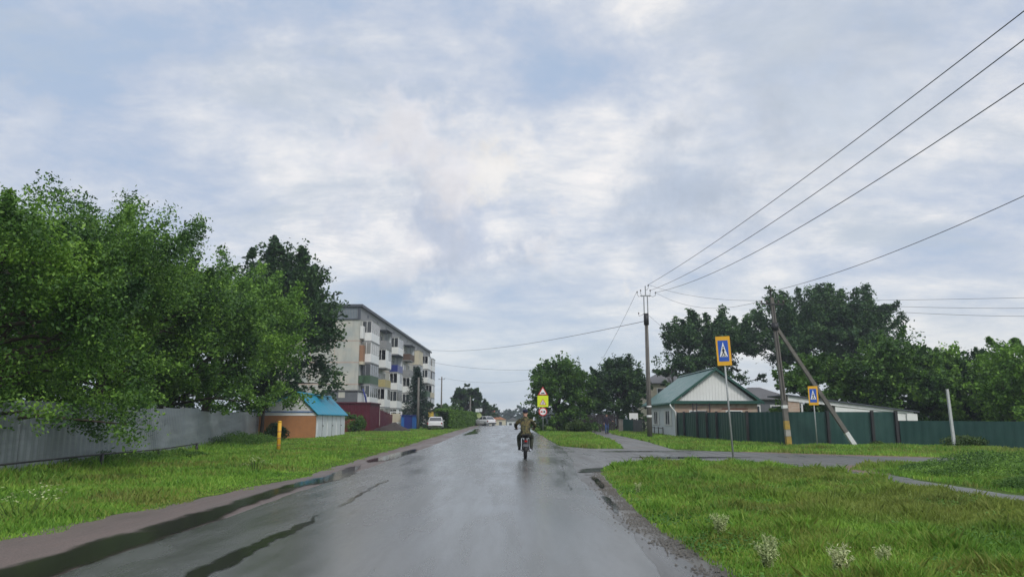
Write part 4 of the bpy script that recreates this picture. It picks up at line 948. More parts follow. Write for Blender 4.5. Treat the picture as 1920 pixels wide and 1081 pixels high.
# ------------------------------------------------------------------ apartment block
def apartment():
    ang = -math.atan2(2.25, 67); z0 = hz(110) - .1
    A = thing('apartment_block', (-18.66, 95, z0), 'five storey grey panel apartment block with patchwork balconies', 'building', rz=ang)
    L, W, H = 67.0, 12.5, 13.75; fl = 2.75
    # facade with openings would cost little to see from here; windows are set into 12 cm deep reveals
    MB().box(-W, 0, 0, L, -1.5, H).build('wall', M['panel_concrete'], A)
    sm = MB()
    for k in range(1, 5): sm.box(-W - .01, .012, -.012, L + .01, k * fl - .07, k * fl + .06)
    for x in (-9.3, -6.2, -3.1): sm.box(x - .03, x + .03, -.015, -.001, 0, H)
    for y in np.arange(3.2, L, 6.4): sm.box(.001, .015, y - .03, y + .03, 0, H)
    sm.build('panel_seams', M['seam'], A)
    MB().box(-W - .05, .05, -.05, L + .05, H, H + 1.75).build('attic', M['attic_grey'], A)
    # corrugated cladding on the end of the attic, framed dark
    cl = MB()
    for k in range(60): x = -W + k * (W - .3) / 60; cl.box(x, x + .13, -.10, -.052, H + .08, H + 1.55)
    cl.build('attic_cladding', M['attic_metal'], A)
    MB().box(-W - .1, .1, -.16, -.07, H - .06, H + .07).box(-.28, .1, -.16, -.07, H + .07, H + 1.58).build('attic_frame', M['roof_edge'], A)
    MB().box(-W - .35, .35, -.35, L + .35, H + 1.75, H + 1.9).box(-W - .36, .36, -.36, -.2, H + 1.58, H + 1.75).box(.22, .36, -.2, L + .36, H + 1.55, H + 1.75).build('roof', M['roof_edge'], A)
    for y in (12, 30, 48): MB().box(-6.8, -6, y, y + .9, H + 1.9, H + 2.7).build('chimney', M['grey_plaster'], A)
    av = MB()
    for k in range(10): av.box(.052, .07, 4 + k * 6.4, 4.8 + k * 6.4, H + .7, H + 1.1)
    av.build('attic_vents', M['roof_edge'], A)
    # stock window (mesh shared): frame and pane
    def window_proto(w, h, split=2):
        f = MB(); t = .07
        f.box(0, .06, 0, t, 0, h).box(0, .06, w - t, w, 0, h).box(0, .06, t, w - t, 0, t).box(0, .06, t, w - t, h - t, h)
        for k in range(1, split): f.box(0, .055, w * k / split - t / 2, w * k / split + t / 2, t, h - t)
        p = MB(); p.box(.01, .03, t, w - t, t, h - t); return f, p
    protos = {}
    def window(y, z, w, h, split, x=.0, dark=False):
        key = (w, h, split)
        if key not in protos:
            f, p = window_proto(*key); a = f.build('window', M['plastic_white'], A); b = p.build('pane', M['pane'], a); protos[key] = a; a.location = (x + .004, y, z); return a
        c = copy_tree(protos[key], A); c.location = (x + .004, y, z); return c
    cols = [(1.4, 6.6), (11.3, 15.6), (21.0, 25.6), (33.0, 37.6), (43.5, 48.0), (55.0, 59.5), (61.5, 66.2)]
    # styles: parapet colour, kind ('glazed','open','half'), side colour
    W_, C_, G_, B_, Y_, D_, O_, LB = 'plastic_white', 'cream', 'green_paint', 'deep_blue', 'ochre_paint', 'brown_paint', 'orange_wood', 'siding'
    style = {
        0: [(W_, 'glazed'), (W_, 'glazed'), (G_, 'glazed_grey'), (W_, 'glazed'), (W_, 'glazed')],
        1: [('white_brick', 'glazed'), (W_, 'half'), (Y_, 'open'), (W_, 'half'), ('attic_grey', 'open_roof')],
        2: [(W_, 'half'), (W_, 'glazed'), (W_, 'half'), (B_, 'open_roof'), (W_, 'glazed')],
        3: [('attic_grey', 'open'), (W_, 'glazed'), (W_, 'half'), ('attic_grey', 'open'), (D_, 'open_roof')],
        4: [(W_, 'half'), (C_, 'glazed'), (W_, 'open'), ('attic_grey', 'glazed'), (C_, 'solid')],
        5: [(W_, 'glazed'), (C_, 'glazed'), (G_, 'open'), (W_, 'glazed'), (W_, 'half')],
        6: [('attic_grey', 'open'), (W_, 'glazed'), (C_, 'half'), (W_, 'glazed_grey'), (W_, 'glazed')]}
    dp = 1.25
    for ci, (a, b) in enumerate(cols):
        for f in range(5):
            pm, kind = style[ci][f]; z = f * fl + .15 if f else .35; top = f * fl + fl - .12; w = b - a
            bal = MB().box(.015, dp, a, b, z - .15, z).build('balcony', M['attic_grey'], A)
            ph = 1.05
            MB().box(dp - .05, dp + .01, a - .01, b + .01, z + .002, z + ph).box(.02, dp - .05, a - .01, a + .04, z + .002, z + ph).box(.02, dp - .05, b - .04, b + .01, z + .002, z + ph).build('parapet', M[pm], bal)
            # door and window in the wall behind
            window(a + .3, z + .55, 1.5, 1.4, 2); window(a + 2.2, z + .05, .8, 1.95, 1)
            if kind in ('glazed', 'half', 'glazed_grey', 'solid'):
                fm = M['plastic_white'] if kind != 'glazed_grey' else M['attic_grey']
                if kind == 'solid': fm = M['cream']
                fr = MB(); z1 = z + ph + .003; n = 4
                for k in range(n + 1): y = a + (b - a - .06) * k / n; fr.box(dp - .05, dp + .01, y, y + .06, z1, top)
                fr.box(dp - .05, dp + .01, a, b, top + .002, top + .1)
                for y in (a, b - .05): fr.box(.02, .08, y, y + .05, z1, top).box(dp * .5 - .03, dp * .5 + .03, y, y + .05, z1, top).box(.02, dp - .06, y, y + .05, top + .002, top + .1)
                if kind == 'solid': fr.box(dp - .03, dp, a + .06, b - .1, z1, top).box(.1, dp - .1, a + .01, a + .03, z1, top)
                fo = fr.build('glazing_frame', fm, bal)
                gl = MB(); gl.box(dp - .03, dp - .015, a + .06, b - .06, z1, top)
                if kind != 'half': gl.box(.08, dp - .06, a + .015, a + .03, z1, top)
                gl.box(.08, dp - .06, b - .035, b - .02, z1, top)
                if kind != 'solid': gl.build('glazing', M['pane'], bal)
                # white lower boards on part of the glazing of some balconies
                if kind == 'half':
                    MB().box(dp - .012, dp + .004, a + .06, a + (b - a) * .45, z1, top).build('board', M['plastic_white'], bal)
                MB().box(.02, dp + .08, a - .06, b + .06, top + .103, top + .15).build('balcony_roof', M['attic_grey'], bal)
            if kind == 'open_roof':
                r_ = MB(); r_.box(.02, dp + .2, a - .1, b + .1, top + .05, top + .12)
                for y in (a, b - .06): r_.box(dp - .05, dp, y, y + .06, z + ph + .003, top + .05)
                r_.build('balcony_roof', M['roof_edge'], bal)
                MB().box(.1, dp - .08, b - .04, b - .02, z + ph, top + .04).build('side_sheet', M['siding'], bal)
        # a narrow recessed strip next to the first column: rusty orange and cream boards
        # windows of the flats between the balcony columns
        nxt = cols[ci + 1][0] if ci + 1 < len(cols) else L
        if nxt - b > 3:
            for f in range(5):
                window(b + .7, f * fl + 1.0, 1.5, 1.45, 2)
                if nxt - b > 6: window(b + 3.6, f * fl + 1.0, 1.5, 1.45, 2)
    sp = MB()
    for f, m_ in ((3, 'orange_wood'), (2, 'green_paint')):
        MB().box(.016, .5, .25, 1.3, f * fl + .15, f * fl + 1.1 if m_ != 'orange_wood' else f * fl + 2.2).build('side_board', M[m_], A)
    MB().box(.016, .5, .25, 1.3, 3 * fl - .25, 3 * fl + .147).build('side_board', M['cream'], A); MB().box(.016, .42, .25, 1.3, 4 * fl + .3, 4 * fl + 1.9).build('side_board', M['white_paint'], A)
    # stairwell entrances in the lower storey
    for y in (18.3, 40.3): 
        d_ = MB().box(.016, .06, y, y + 1.2, .1, 2.2).build('entrance_door', M['brown_paint'], A); MB().box(.02, 1.3, y - .3, y + 1.5, 2.35, 2.45).build('canopy', M['roof_edge'], d_)
    for y, z in ((6.9, 9.3), (16.0, 12.2), (26.2, 6.8), (42.2, 9.4)):
        dsh = MB().lathe([(.0, .0), (.2, .03), (.38, .10), (.40, .12)], (0, 0, 0), 16, 'x').build('satellite_dish', M['plastic_white'], A, (.55, y, z)); dsh.rotation_euler = (0, 0, R(-50)); MB().tube([(-.5, .1, -.2), (0, 0, 0)], .02, 6).build('bracket', M['galv'], dsh)
    for y, z in ((8.0, 6.1), (28.0, 9.6), (50.0, 6.3), (53.3, 9.3)): MB().box(.12, .42, y, y + .8, z, z + .55).build('air_conditioner', M['plastic_white'], A, bevel=.02)
    # downpipes
    for y in (9.2, 29.5, 51): MB().tube([(.1, y, .3), (.1, y, H + .4)], .06, 8).build('downpipe', M['galv'], A)
apartment()

# ------------------------------------------------------------------ right-hand house
def house():
    x0, x1, y0, y1 = 12.95, 19.3, 57.8, 69; z = hz(60); root = thing('brick_house', (x0, y0, z), 'single storey house with green metal roof, white gable and white sided road wall', 'house')
    w = x1 - x0; d = y1 - y0; e = 2.62; pk = 5.15; c = w / 2
    MB().box(0, w, 0, .3, -.2, e - .12).build('brick_wall', M['brick_beige'], root)
    MB().box(0, .3, .3, d, -.2, e - .12).box(w - .3, w, .3, d, -.2, e - .12).box(.3, w - .3, d - .3, d, -.2, e - .12).build('wall', M['siding'], root)
    sd = MB()
    for k in range(16):
        zz = .05 + k * .155; sd.add([(-.035, .0, zz), (-.035, d, zz), (-.006, d, zz + .155), (-.006, 0, zz + .155), (-.001, 0, zz), (-.001, d, zz), (-.001, d, zz + .155), (-.001, 0, zz + .155)], [(0, 1, 2, 3), (0, 4, 5, 1), (0, 3, 7, 4), (1, 5, 6, 2)])
    sd.build('siding_boards', M['siding'], root)
    # two shuttered windows on the road wall
    for y in (1.6, 6.3):
        f = MB(); f.box(-.09, -.036, y, y + .08, .85, 2.05).box(-.09, -.036, y + 1.5, y + 1.58, .85, 2.05).box(-.09, -.036, y + .08, y + 1.5, .85, .93).box(-.09, -.036, y + .08, y + 1.5, 1.97, 2.05).box(-.085, -.036, y + .76, y + .82, .93, 1.97)
        fo = f.build('window', M['plastic_white'], root); MB().box(-.06, -.045, y + .08, y + 1.5, .93, 1.97).build('pane', M['glass'], fo)
        for a in (y - .62, y + 1.62): MB().box(-.08, -.038, a, a + .56, .85, 2.05).build('shutter', M['white_paint'], fo)
    # rusty lintel line and two blank windows in the brick wall
    for x in (1.1, 3.9):
        f = MB(); f.box(x, x + .07, -.05, -.002, 1.0, 2.0).box(x + 1.2, x + 1.27, -.05, -.002, 1.0, 2.0).box(x + .07, x + 1.2, -.05, -.002, 1.0, 1.07).box(x + .07, x + 1.2, -.05, -.002, 1.93, 2.0)
        fo = f.build('window', M['plastic_white'], root); MB().box(x + .07, x + 1.2, -.03, -.015, 1.07, 1.93).build('pane', M['glass'], fo)
    MB().box(3.6, 5.6, -.04, -.003, 2.08, 2.15).build('lintel', M['rust_panel'], root)
    g = MB(); n = 26
    for k in range(n):
        xa = .05 + k * (w - .1) / n; xb = xa + (w - .1) / n - .012
        za = e + (pk - e) * (1 - abs((xa - c) / c)) - .1; zb = e + (pk - e) * (1 - abs((xb - c) / c)) - .1
        if za > e and zb > e: g.add([(xa, -.07, e), (xb, -.07, e), (xb, -.07, zb), (xa, -.07, za), (xa, .1, e), (xb, .1, e), (xb, .1, zb), (xa, .1, za)], [(0, 1, 2, 3), (4, 7, 6, 5), (0, 4, 5, 1), (3, 2, 6, 7), (0, 3, 7, 4), (1, 5, 6, 2)])
    g.build('gable', M['gable_white'], root)
    MB().box(-.3, w + .25, -.42, .3, e - .12, e - .002).box(-.25, w + .2, -.43, -.3, e + .0, e + .1).build('gable_eave', M['green_trim'], root)
    def slope(xa, za, xb, zb):
        mb = MB(); n = 60; vs = []
        for j in range(n + 1):
            y = -.42 + (d + .84) * j / n; o = .02 * (1 if j % 4 in (1, 2) else 0)
            vs += [(xa, y, za + .05 + o), (xb, y, zb + .05 + o), (xa, y, za), (xb, y, zb)]
        fs = []
        for j in range(n):
            a = 4 * j; fs += [(a, a + 1, a + 5, a + 4), (a + 2, a + 6, a + 7, a + 3), (a + 1, a + 3, a + 7, a + 5), (a, a + 4, a + 6, a + 2)]
        fs += [(0, 2, 3, 1), (4 * n, 4 * n + 1, 4 * n + 3, 4 * n + 2)]; mb.add(vs, fs); mb.build('roof', M['green_roof'], root)
    sl = (pk - e) / c; slope(c, pk, -.42, e - .42 * sl + .25); slope(c, pk, w + .42, e - .42 * sl + .25)
    for sgn in (-1, 1):
        xe = -.42 if sgn < 0 else w + .42; ze = e - .42 * sl + .25
        MB().add([(c, -.46, pk + .08), (xe, -.46, ze + .08), (xe, -.46, ze - .12), (c, -.46, pk - .12), (c, -.425, pk + .08), (xe, -.425, ze + .08), (xe, -.425, ze - .12), (c, -.425, pk - .12)], [(0, 1, 2, 3), (7, 6, 5, 4), (0, 4, 5, 1), (2, 6, 7, 3), (1, 5, 6, 2), (0, 3, 7, 4)]).build('bargeboard', M['green_trim'], root)
    MB().prism([(c - .16, pk + .03), (c, pk + .15), (c + .16, pk + .03)], 'y', -.44, d + .44).build('ridge_cap', M['green_trim'], root)
    MB().tube([(-.45, -.5, e - .15), (-.45, d + .4, e - .15)], .06, 8).build('gutter', M['green_trim'], root)
    MB().tube([(-.45, -.45, e - .15), (-.42, -.45, e - .3), (-.02, -.3, e - .75), (.0, -.3, .1)], .055, 8).build('downpipe', M['plastic_white'], root)
    MB().box(4.3, 4.8, 4.5, 5.0, pk - .8, pk + .25).build('chimney', M['grey_plaster'], root)
house()
def frame_rail():
    root = thing('yard_railing', (12.55, 60.5, hz(60)), 'low black metal frame fence before the white sided house wall', 'railing')
    for y in (0, 1.75, 3.5, 5.2): MB().box(-.03, .03, y - .03, y + .03, -.05, .72).build('post', M['dark_metal'], root)
    MB().box(-.02, .02, .032, 5.17, .62, .67).build('rail', M['dark_metal'], root)
frame_rail()
def pergola():
    root = thing('trellis', (13.9, 56.0, hz(56)), 'rusty iron trellis rising behind the narrow green fence panels by the brick wall', 'trellis')
    for x in (0, .28, 1.25): MB().box(x - .035, x + .035, -.035, .035, 0, 2.55).build('post', M['dark_wood'], root)
    mb = MB(); [mb.box(.037, .243, -.02, .02, z, z + .05) for z in (1.5, 1.8, 2.1, 2.4)]; mb.box(.317, 1.213, -.02, .02, 2.35, 2.4).box(.317, 1.213, -.02, .02, 1.95, 1.98); mb.build('crossbar', M['dark_wood'], root)
pergola()
def lean_to():
    root = thing('lean_to', (17.75, 46.5, hz(46.5)), 'long low white lean-to with dark sloping roof right of the brick house', 'shed'); w = 7.4
    zt = lambda x: 2.80 - x * .128
    def wall(xa, xb, zb, m_, nm, y=0): MB().add([(xa, y, zb), (xb, y, zb), (xb, y, zt(xb) - .03), (xa, y, zt(xa) - .03), (xa, y + .12, zb), (xb, y + .12, zb), (xb, y + .12, zt(xb) - .03), (xa, y + .12, zt(xa) - .03)], [(0, 1, 2, 3), (4, 7, 6, 5), (0, 4, 5, 1), (3, 2, 6, 7), (0, 3, 7, 4), (1, 5, 6, 2)]).build(nm, M[m_], root)
    MB().add([(-.3, -.06, zt(-.3) - .32), (w, -.06, zt(w) - .13), (w, -.06, zt(w) - .004), (-.3, -.06, zt(-.3) - .004), (-.3, 0, zt(-.3) - .32), (w, 0, zt(w) - .13), (w, 0, zt(w) - .004), (-.3, 0, zt(-.3) - .004)], [(0, 1, 2, 3), (4, 7, 6, 5), (0, 4, 5, 1), (3, 2, 6, 7), (0, 3, 7, 4), (1, 5, 6, 2)]).build('fascia', M['white_paint'], root)
    wall(2.6, w, -.1, 'gable_white', 'wall', .002)
    wall(-.3, .4, -.1, 'brick_beige', 'wall', .002)
    MB().box(-.3, w, 3, 3.15, -.1, 1.7).build('back_wall', M['dark_wood'], root)
    MB().add([(-.4, -.2, zt(-.4)), (w + .3, -.2, zt(w + .3)), (w + .3, 3.4, zt(w + .3)), (-.4, 3.4, zt(-.4)), (-.4, -.2, zt(-.4) + .07), (w + .3, -.2, zt(w + .3) + .07), (w + .3, 3.4, zt(w + .3) + .07), (-.4, 3.4, zt(-.4) + .07)], [(3, 2, 1, 0), (4, 5, 6, 7), (0, 1, 5, 4), (1, 2, 6, 5), (2, 3, 7, 6), (3, 0, 4, 7)]).build('roof', M['roof_edge'], root)
    a = MB(); pts = [(5.35 + .62 * math.cos(k * PI / 16), 1.38 + .48 * math.sin(k * PI / 16)) for k in range(17)]; a.prism(pts, 'y', -.02, -.001); a.build('painted_arch', M['green_paint'], root)
    a = MB(); pts = [(4.0 + .75 * math.cos(k * PI / 16), 1.38 + .36 * math.sin(k * PI / 16)) for k in range(17)]; a.prism(pts, 'y', -.012, -.001); a.build('painted_arch', M['leaf_hedge'], root)
    MB().box(w - .45, w + .2, -.09, -.065, 1.05, 1.75).build('end_board', M['gable_white'], root)
    MB().box(.5, .6, .002, .1, -.1, zt(.55) - .04).build('post', M['white_paint'], root)
lean_to()
def hip_house(name, label, x0, x1, y0, y1, e, pk, wm, rm):
    root = thing(name, (x0, y0, hz(y0)), label, 'house'); w = x1 - x0; d = y1 - y0
    MB().box(0, w, 0, d, -.2, e).build('wall', wm, root); o = .4; ins = min(w, d) / 2
    MB().add([(-o, -o, e), (w + o, -o, e), (w + o, d + o, e), (-o, d + o, e), (w * .38, d * .5, pk), (w * .62, d * .5, pk), (-o, -o, e - .1), (w + o, -o, e - .1), (w + o, d + o, e - .1), (-o, d + o, e - .1)], [(0, 1, 5, 4), (1, 2, 5), (2, 3, 4, 5), (3, 0, 4), (9, 8, 7, 6), (0, 6, 7, 1), (1, 7, 8, 2), (2, 8, 9, 3), (3, 9, 6, 0)]).build('roof', rm, root)
    for x in (w * .15, w * .6):
        f = MB().box(x, x + 1.2, -.05, -.002, e - 1.9, e - .6).build('window', M['plastic_white'], root); MB().box(x + .1, x + 1.1, -.07, -.052, e - 1.8, e - .7).build('pane', M['glass'], f)
    return root
hip_house('cream_house', 'cream two storey house with grey hip roof behind the green roofed house', 17.9, 24.6, 94, 102, 5.6, 7.4, M['cream'], M['grey_roof'])
hip_house('grey_shed', 'low grey outbuilding roof peeking over the right slope of the green roofed house', 22.4, 27.2, 72, 78, 3.2, 4.4, M['grey_plaster'], M['grey_roof'])

# green fences
def green_fence():
    root = thing('metal_fence', (13.0, 57.6, 0), 'tall dark green sheet metal fence with black posts around the brick house', 'fence')
    P = [(13.0, 57.6), (13.13, 55.7), (13.4, 53), (13.6, 51.2), (13.8, 49.5), (14.3, 44.8), (15.5, 42.0), (17.65, 41.4), (19.9, 41.0), (21.1, 40.8)]
    for i, (x, y) in enumerate(P):
        zt = 1.83 + (y - 41) * .002 + hz(y); X, Y = x - 13.0, y - 57.6
        MB().box(X - .07, X + .07, Y - .09, Y + .05, -.1, zt + .06).build('fence_post', M['dark_metal'], root)
        if i < len(P) - 1:
            x2, y2 = P[i + 1]; L = math.dist((x, y), (x2, y2)); d = ((x2 - x) / L, (y2 - y) / L); nn = (-d[1], d[0]); n = max(6, int(L / .1)); vs = []
            zt2 = 1.83 + (y2 - 41) * .002 + hz(y2)
            for j in range(n + 1):
                s = .07 + (L - .14) * j / n; o = .05 + .014 * (1 if (j % 4) in (1, 2) else 0); t_ = s / L
                for z in (.05, zt * (1 - t_) + zt2 * t_): vs.append((X + d[0] * s + nn[0] * o, Y + d[1] * s + nn[1] * o, z))
            MB().add(vs, [(2 * j, 2 * j + 2, 2 * j + 3, 2 * j + 1) for j in range(n)]).build('fence_panel', M['green_fence'], root)
green_fence()
def green_fence_low():
    root = thing('metal_fence', (21.2, 40.8, 0), 'lower dark green fence continuing to the right edge behind the white post', 'fence')
    P = [(21.25, 40.75), (24.2, 38.6), (27.5, 36.2), (31, 33.6), (34.5, 31)]
    for i, (x, y) in enumerate(P):
        X, Y = x - 21.2, y - 40.8; zt = 1.36 - i * .03
        MB().box(X - .04, X + .04, Y + .06, Y + .14, -.1, zt).build('fence_post', M['dark_metal'], root)
        if i < len(P) - 1:
            x2, y2 = P[i + 1]; L = math.dist((x, y), (x2, y2)); d = ((x2 - x) / L, (y2 - y) / L); nn = (-d[1], d[0]); n = int(L / .1); vs = []
            for j in range(n + 1):
                s = L * j / n; o = .012 * (1 if (j % 4) in (1, 2) else 0)
                for z in (.03, zt - .03 * s / L): vs.append((X + d[0] * s + nn[0] * o, Y + d[1] * s + nn[1] * o, z))
            MB().add(vs, [(2 * j, 2 * j + 2, 2 * j + 3, 2 * j + 1) for j in range(n)]).build('fence_panel', M['green_fence'], root)
green_fence_low()
# dark wooden fences behind the walker
def wood_fence(name, label, x0, y0, x1, y1, h, mat, step=.16, gap=.03):
    root = thing(name, (x0, y0, hz(y0)), label, 'fence'); L = math.dist((x0, y0), (x1, y1)); a = math.atan2(y1 - y0, x1 - x0); root.rotation_euler[2] = a
    mb = MB(); r_ = random.Random(int(x0 * 10)); n = int(L / step)
    for k in range(n): mb.box(k * step, (k + 1) * step - gap, -.012, .012, .05, h * r_.uniform(.95, 1.03))
    mb.build('boards', M[mat], root); MB().box(0, L, .014, .06, h * .25, h * .25 + .06).box(0, L, .014, .06, h * .75, h * .75 + .06).build('rails', M['dark_wood'], root)
    for k in range(max(2, int(L / 2.5) + 1)): MB().box(k * L / max(1, int(L / 2.5)) - .04, k * L / max(1, int(L / 2.5)) + .04, .062, .14, -.05, h).build('post', M['dark_wood'], root)
wood_fence('board_fence', 'dark purplish brown board fence behind the walking person', 7.9, 80, 11.6, 79, 1.75, 'dark_wood')
wood_fence('board_fence', 'low greenish board fence right of the walking person', 11.0, 73.5, 12.3, 71.5, 1.3, 'green_fence')
wood_fence('picket_fence', 'weathered grey picket fence between the green boards and the tall pole', 12.0, 71.3, 12.6, 69.5, 1.25, 'grey_wood', .14, .05)
t = thing('gate_pillar', (10.9, 73.0, hz(73)), 'pale grey concrete slab standing just right of the walking person', 'pillar')
MB().box(-.02, .42, 0, .2, -.1, 1.2).build('slab', M['concrete_pole'], t, bevel=.03); MB().box(-.05, .45, -.03, .23, 1.2, 1.27).build('cap', M['concrete_pole'], t)
t = thing('notice_board', (12.0, 73.4, hz(73)), 'small white weathered board showing above the low fence', 'board')
MB().box(0, .85, 0, .04, 1.15, 1.85).build('board', M['plastic_white'], t); [MB().box(x, x + .05, .042, .09, -.05, 1.8).build('leg', M['grey_wood'], t) for x in (.08, .7)]

# ------------------------------------------------------------------ poles and wires
def tall_pole():
    root = thing('utility_pole', (10.45, 55, hz(55)), 'tall straight utility pole with steel bracket on top beside the footpath', 'utility pole'); z0 = hz(55)
    MB().tube([(0, 0, -.6), (0, 0, 8.1)], [.19, .125], 12).build('pole', M['concrete_pole'], root)
    MB().tube([(0, 0, 7.9), (0, 0, 8.75)], [.19, .19], 10).build('collar', M['dark_metal'], root)
    MB().box(-.17, -.10, -.05, .05, 8.75, 10.05).box(.10, .17, -.05, .05, 8.75, 10.05).build('bracket', M['steel'], root)
    MB().box(-.38, .38, -.06, .06, 10.05, 10.13).box(-.035, .035, -.035, .035, 10.13, 10.85).build('crossarm', M['steel'], root)
    for x, z in ((-.62, 10.3), (-.36, 10.42), (.36, 10.42), (.75, 10.25), (.22, 10.8), (-.55, 8.7)):
        ins = MB().lathe([(.0, .0), (.05, .02), (.03, .06), (.055, .08), (.03, .13), (0, .15)], (x, 0, z)); o = ins.build('insulator', M['ceramic'], root)
        base = (max(-.36, min(.36, x * .6)), 0, 10.09) if z > 9 else (-.12, 0, 8.8)
        if z > 10.7: base = (.0, 0, 10.6)
        MB().tube([base, ((base[0] + x) / 2, 0, min(z, base[2]) - .08), (x, 0, z - .12), (x, 0, z + .01)], .014, 6).build('hook', M['dark_metal'], o)
    MB().tube([(0, 0, 1.85), (0, 0, 1.98)], .183, 12).build('band', M['white_paint'], root); MB().tube([(0, 0, 1.12), (0, 0, 1.3)], .19, 12).build('band', M['white_paint'], root)
    MB().tube([(-.03, -.15, .3), (-.03, -.13, 7.9)], .02, 6).build('conduit', M['dark_metal'], root)
    root.location.z += .35
    return Vector((10.45, 55, z0 + .35))
P1 = tall_pole()
def strut_pole():
    root = thing('utility_pole', (14.93, 40.0, 0), 'concrete pole held by a long leaning strut before the green fence', 'utility pole')
    T = Vector((-.42, .1, 7.95)); B = Vector((0, 0, -.2))
    def at(t): return B.lerp(T, t)
    MB().tube([B, T], [.175, .12], 4, smooth=False).build('pole', M['concrete_pole'], root)
    MB().tube([at(.795) + Vector((.1, 0, 0)), Vector((3.75, .35, -.15))], [.115, .15], 4, smooth=False).build('strut', M['concrete_pole'], root)
    MB().tube([at(.78), at(.83)], [.19, .185], 6).build('clamp', M['dark_metal'], root)
    MB().tube([at(.03), at(.09)], [.180, .178], 4, smooth=False).build('paint_band', M['worn_yellow'], root)
    MB().tube([at(.135), at(.19)], [.178, .176], 4, smooth=False).build('paint_band', M['worn_yellow'], root); MB().tube([at(.092), at(.133)], [.178, .177], 4, smooth=False).build('paint_band', M['worn_white'], root)
    MB().tube([at(.27), at(.29)], [.178, .177], 4, smooth=False).build('paint_band', M['white_paint'], root)
    a = at(.795) + Vector((.1, 0, 0)); b = Vector((3.75, .35, -.15))
    MB().tube([a.lerp(b, .86), a.lerp(b, .965)], [.150, .152], 4, smooth=False).build('whitewash', M['white_paint'], root)
    MB().tube([T + Vector((0, 0, -.4)), T + Vector((-.05, 0, .35))], .035, 6).build('pin', M['dark_metal'], root)
    MB().box(T.x - .62, T.x + .62, -.03, .05, 7.55, 7.62).build('crossarm', M['dark_metal'], root)
    for x, z in ((T.x - .6, 7.64), (T.x + .6, 7.64), (T.x - .3, 7.64), (T.x + .33, 7.64), (T.x - .05, 8.3)):
        MB().lathe([(.0, .0), (.055, .02), (.035, .06), (.06, .08), (.035, .14), (0, .16)], (x, .01, z)).build('insulator', M['ceramic'], root)
    MB().tube([at(.32) + Vector((0, -.16, 0)), at(.7) + Vector((0, -.14, 0)), at(.95) + Vector((0, -.11, 0))], .016, 6).build('cable', M['wire'], root)
strut_pole()
PT = Vector((14.93 - .42, 40.1, 8.3))
def far_pole(x, y, h, label, arm=True):
    root = thing('utility_pole', (x, y, hz(y)), label, 'utility pole'); MB().tube([(0, 0, -.2), (0, 0, h)], [.17, .11], 10).build('pole', M['concrete_pole'], root)
    if arm:
        MB().box(-.6, .6, -.04, .04, h - .5, h - .42).build('crossarm', M['steel'], root)
        for q in (-.5, .5): MB().lathe([(.0, .0), (.05, .02), (.05, .1), (0, .14)], (q, 0, h - .42)).build('insulator', M['ceramic'], root)
far_pole(-10.4, 90, 6.1, 'thin concrete lamp pole in front of the spruce', False)
far_pole(-11.9, 140, 9.0, 'distant pole standing against the sky right of the apartment block')
far_pole(-6.4, 137, 5.2, 'small far pole rising from the hedge', False)
far_pole(10.75, .6, 10.0, 'utility pole beside the camera carrying the near wires')
far_pole(44.0, 33.0, 8.0, 'utility pole beyond the right edge carrying the thin wires')
NW = [0]
def wire(a, b, sag, label, r=.016, group='overhead wires'):
    a = Vector(a); b = Vector(b); n = 40; pts = []
    for k in range(n + 1):
        t = k / n; p = a.lerp(b, t); p.z -= sag * 4 * t * (1 - t); pts.append(p)
    mb = MB(); mb.tube([p - a for p in pts], r * .72, 6); o = mb.build('overhead_wire', M['wire'], None, a); tag(o, label, 'wire', group)
z1 = P1.z
wire((10.67, 55, z1 + 10.93), (10.75, .6, 9.72), .55, 'uppermost of the long wires crossing the sky to the top right corner', .017)
wire((10.81, 55, z1 + 10.5), (10.85, .6, 9.75), 1.1, 'second of the long wires running to the top right corner', .017)
wire((11.2, 55, z1 + 10.35), (10.95, .6, 9.0), 1.35, 'third long wire, lowest of those climbing from the tall pole', .017)
wire(PT, (16.0, 6.0, 9.2), .9, 'single wire climbing right from the strutted pole to the right edge', .016)
wire((14.85, 40.1, 7.78), (44.5, 33.0, 7.72), .25, 'upper of the three thin wires right of the dark poplar', .012)
wire((15.1, 40.1, 7.78), (44.0, 33.0, 7.55), .75, 'middle of the three thin wires right of the dark poplar', .012)
wire((15.1, 40.1, 7.7), (43.5, 33.0, 7.35), 1.05, 'lowest of the three thin wires right of the dark poplar', .012)
wire((10.67, 55, z1 + 10.93), (14.2, 40.1, 7.8), .35, 'wire sloping from the top of the tall pole to the strutted pole', .012)
wire((11.2, 55, z1 + 10.35), (13.9, 40.1, 7.78), .75, 'lower sagging wire between the tall pole and the strutted pole', .012)
wire((10.5, 55, z1 + 8.75), (18.0, 61, 5.3), .3, 'service wire from the tall pole down to the green roofed house', .012)
wire((10.4, 55, z1 + 8.2), (-16.6, 160, z1 + 15.8), 1.0, 'long dark cable sagging across the road to the apartment block', .028)
wire((9.8, 55, z1 + 10.4), (9.6, 118, 4.6), 1.6, 'thin wire dropping away from the tall pole over the roadside trees', .016)
wire((9.0, 118, 9.3), (-16.6, 158, 13.6), .8, 'faint far cable from the roadside trees to the apartment block', .028)
wire((-11.9, 140, 9.2), (6.0, 130, 8.6), .9, 'faint far cable leaving the distant pole to the right', .02)

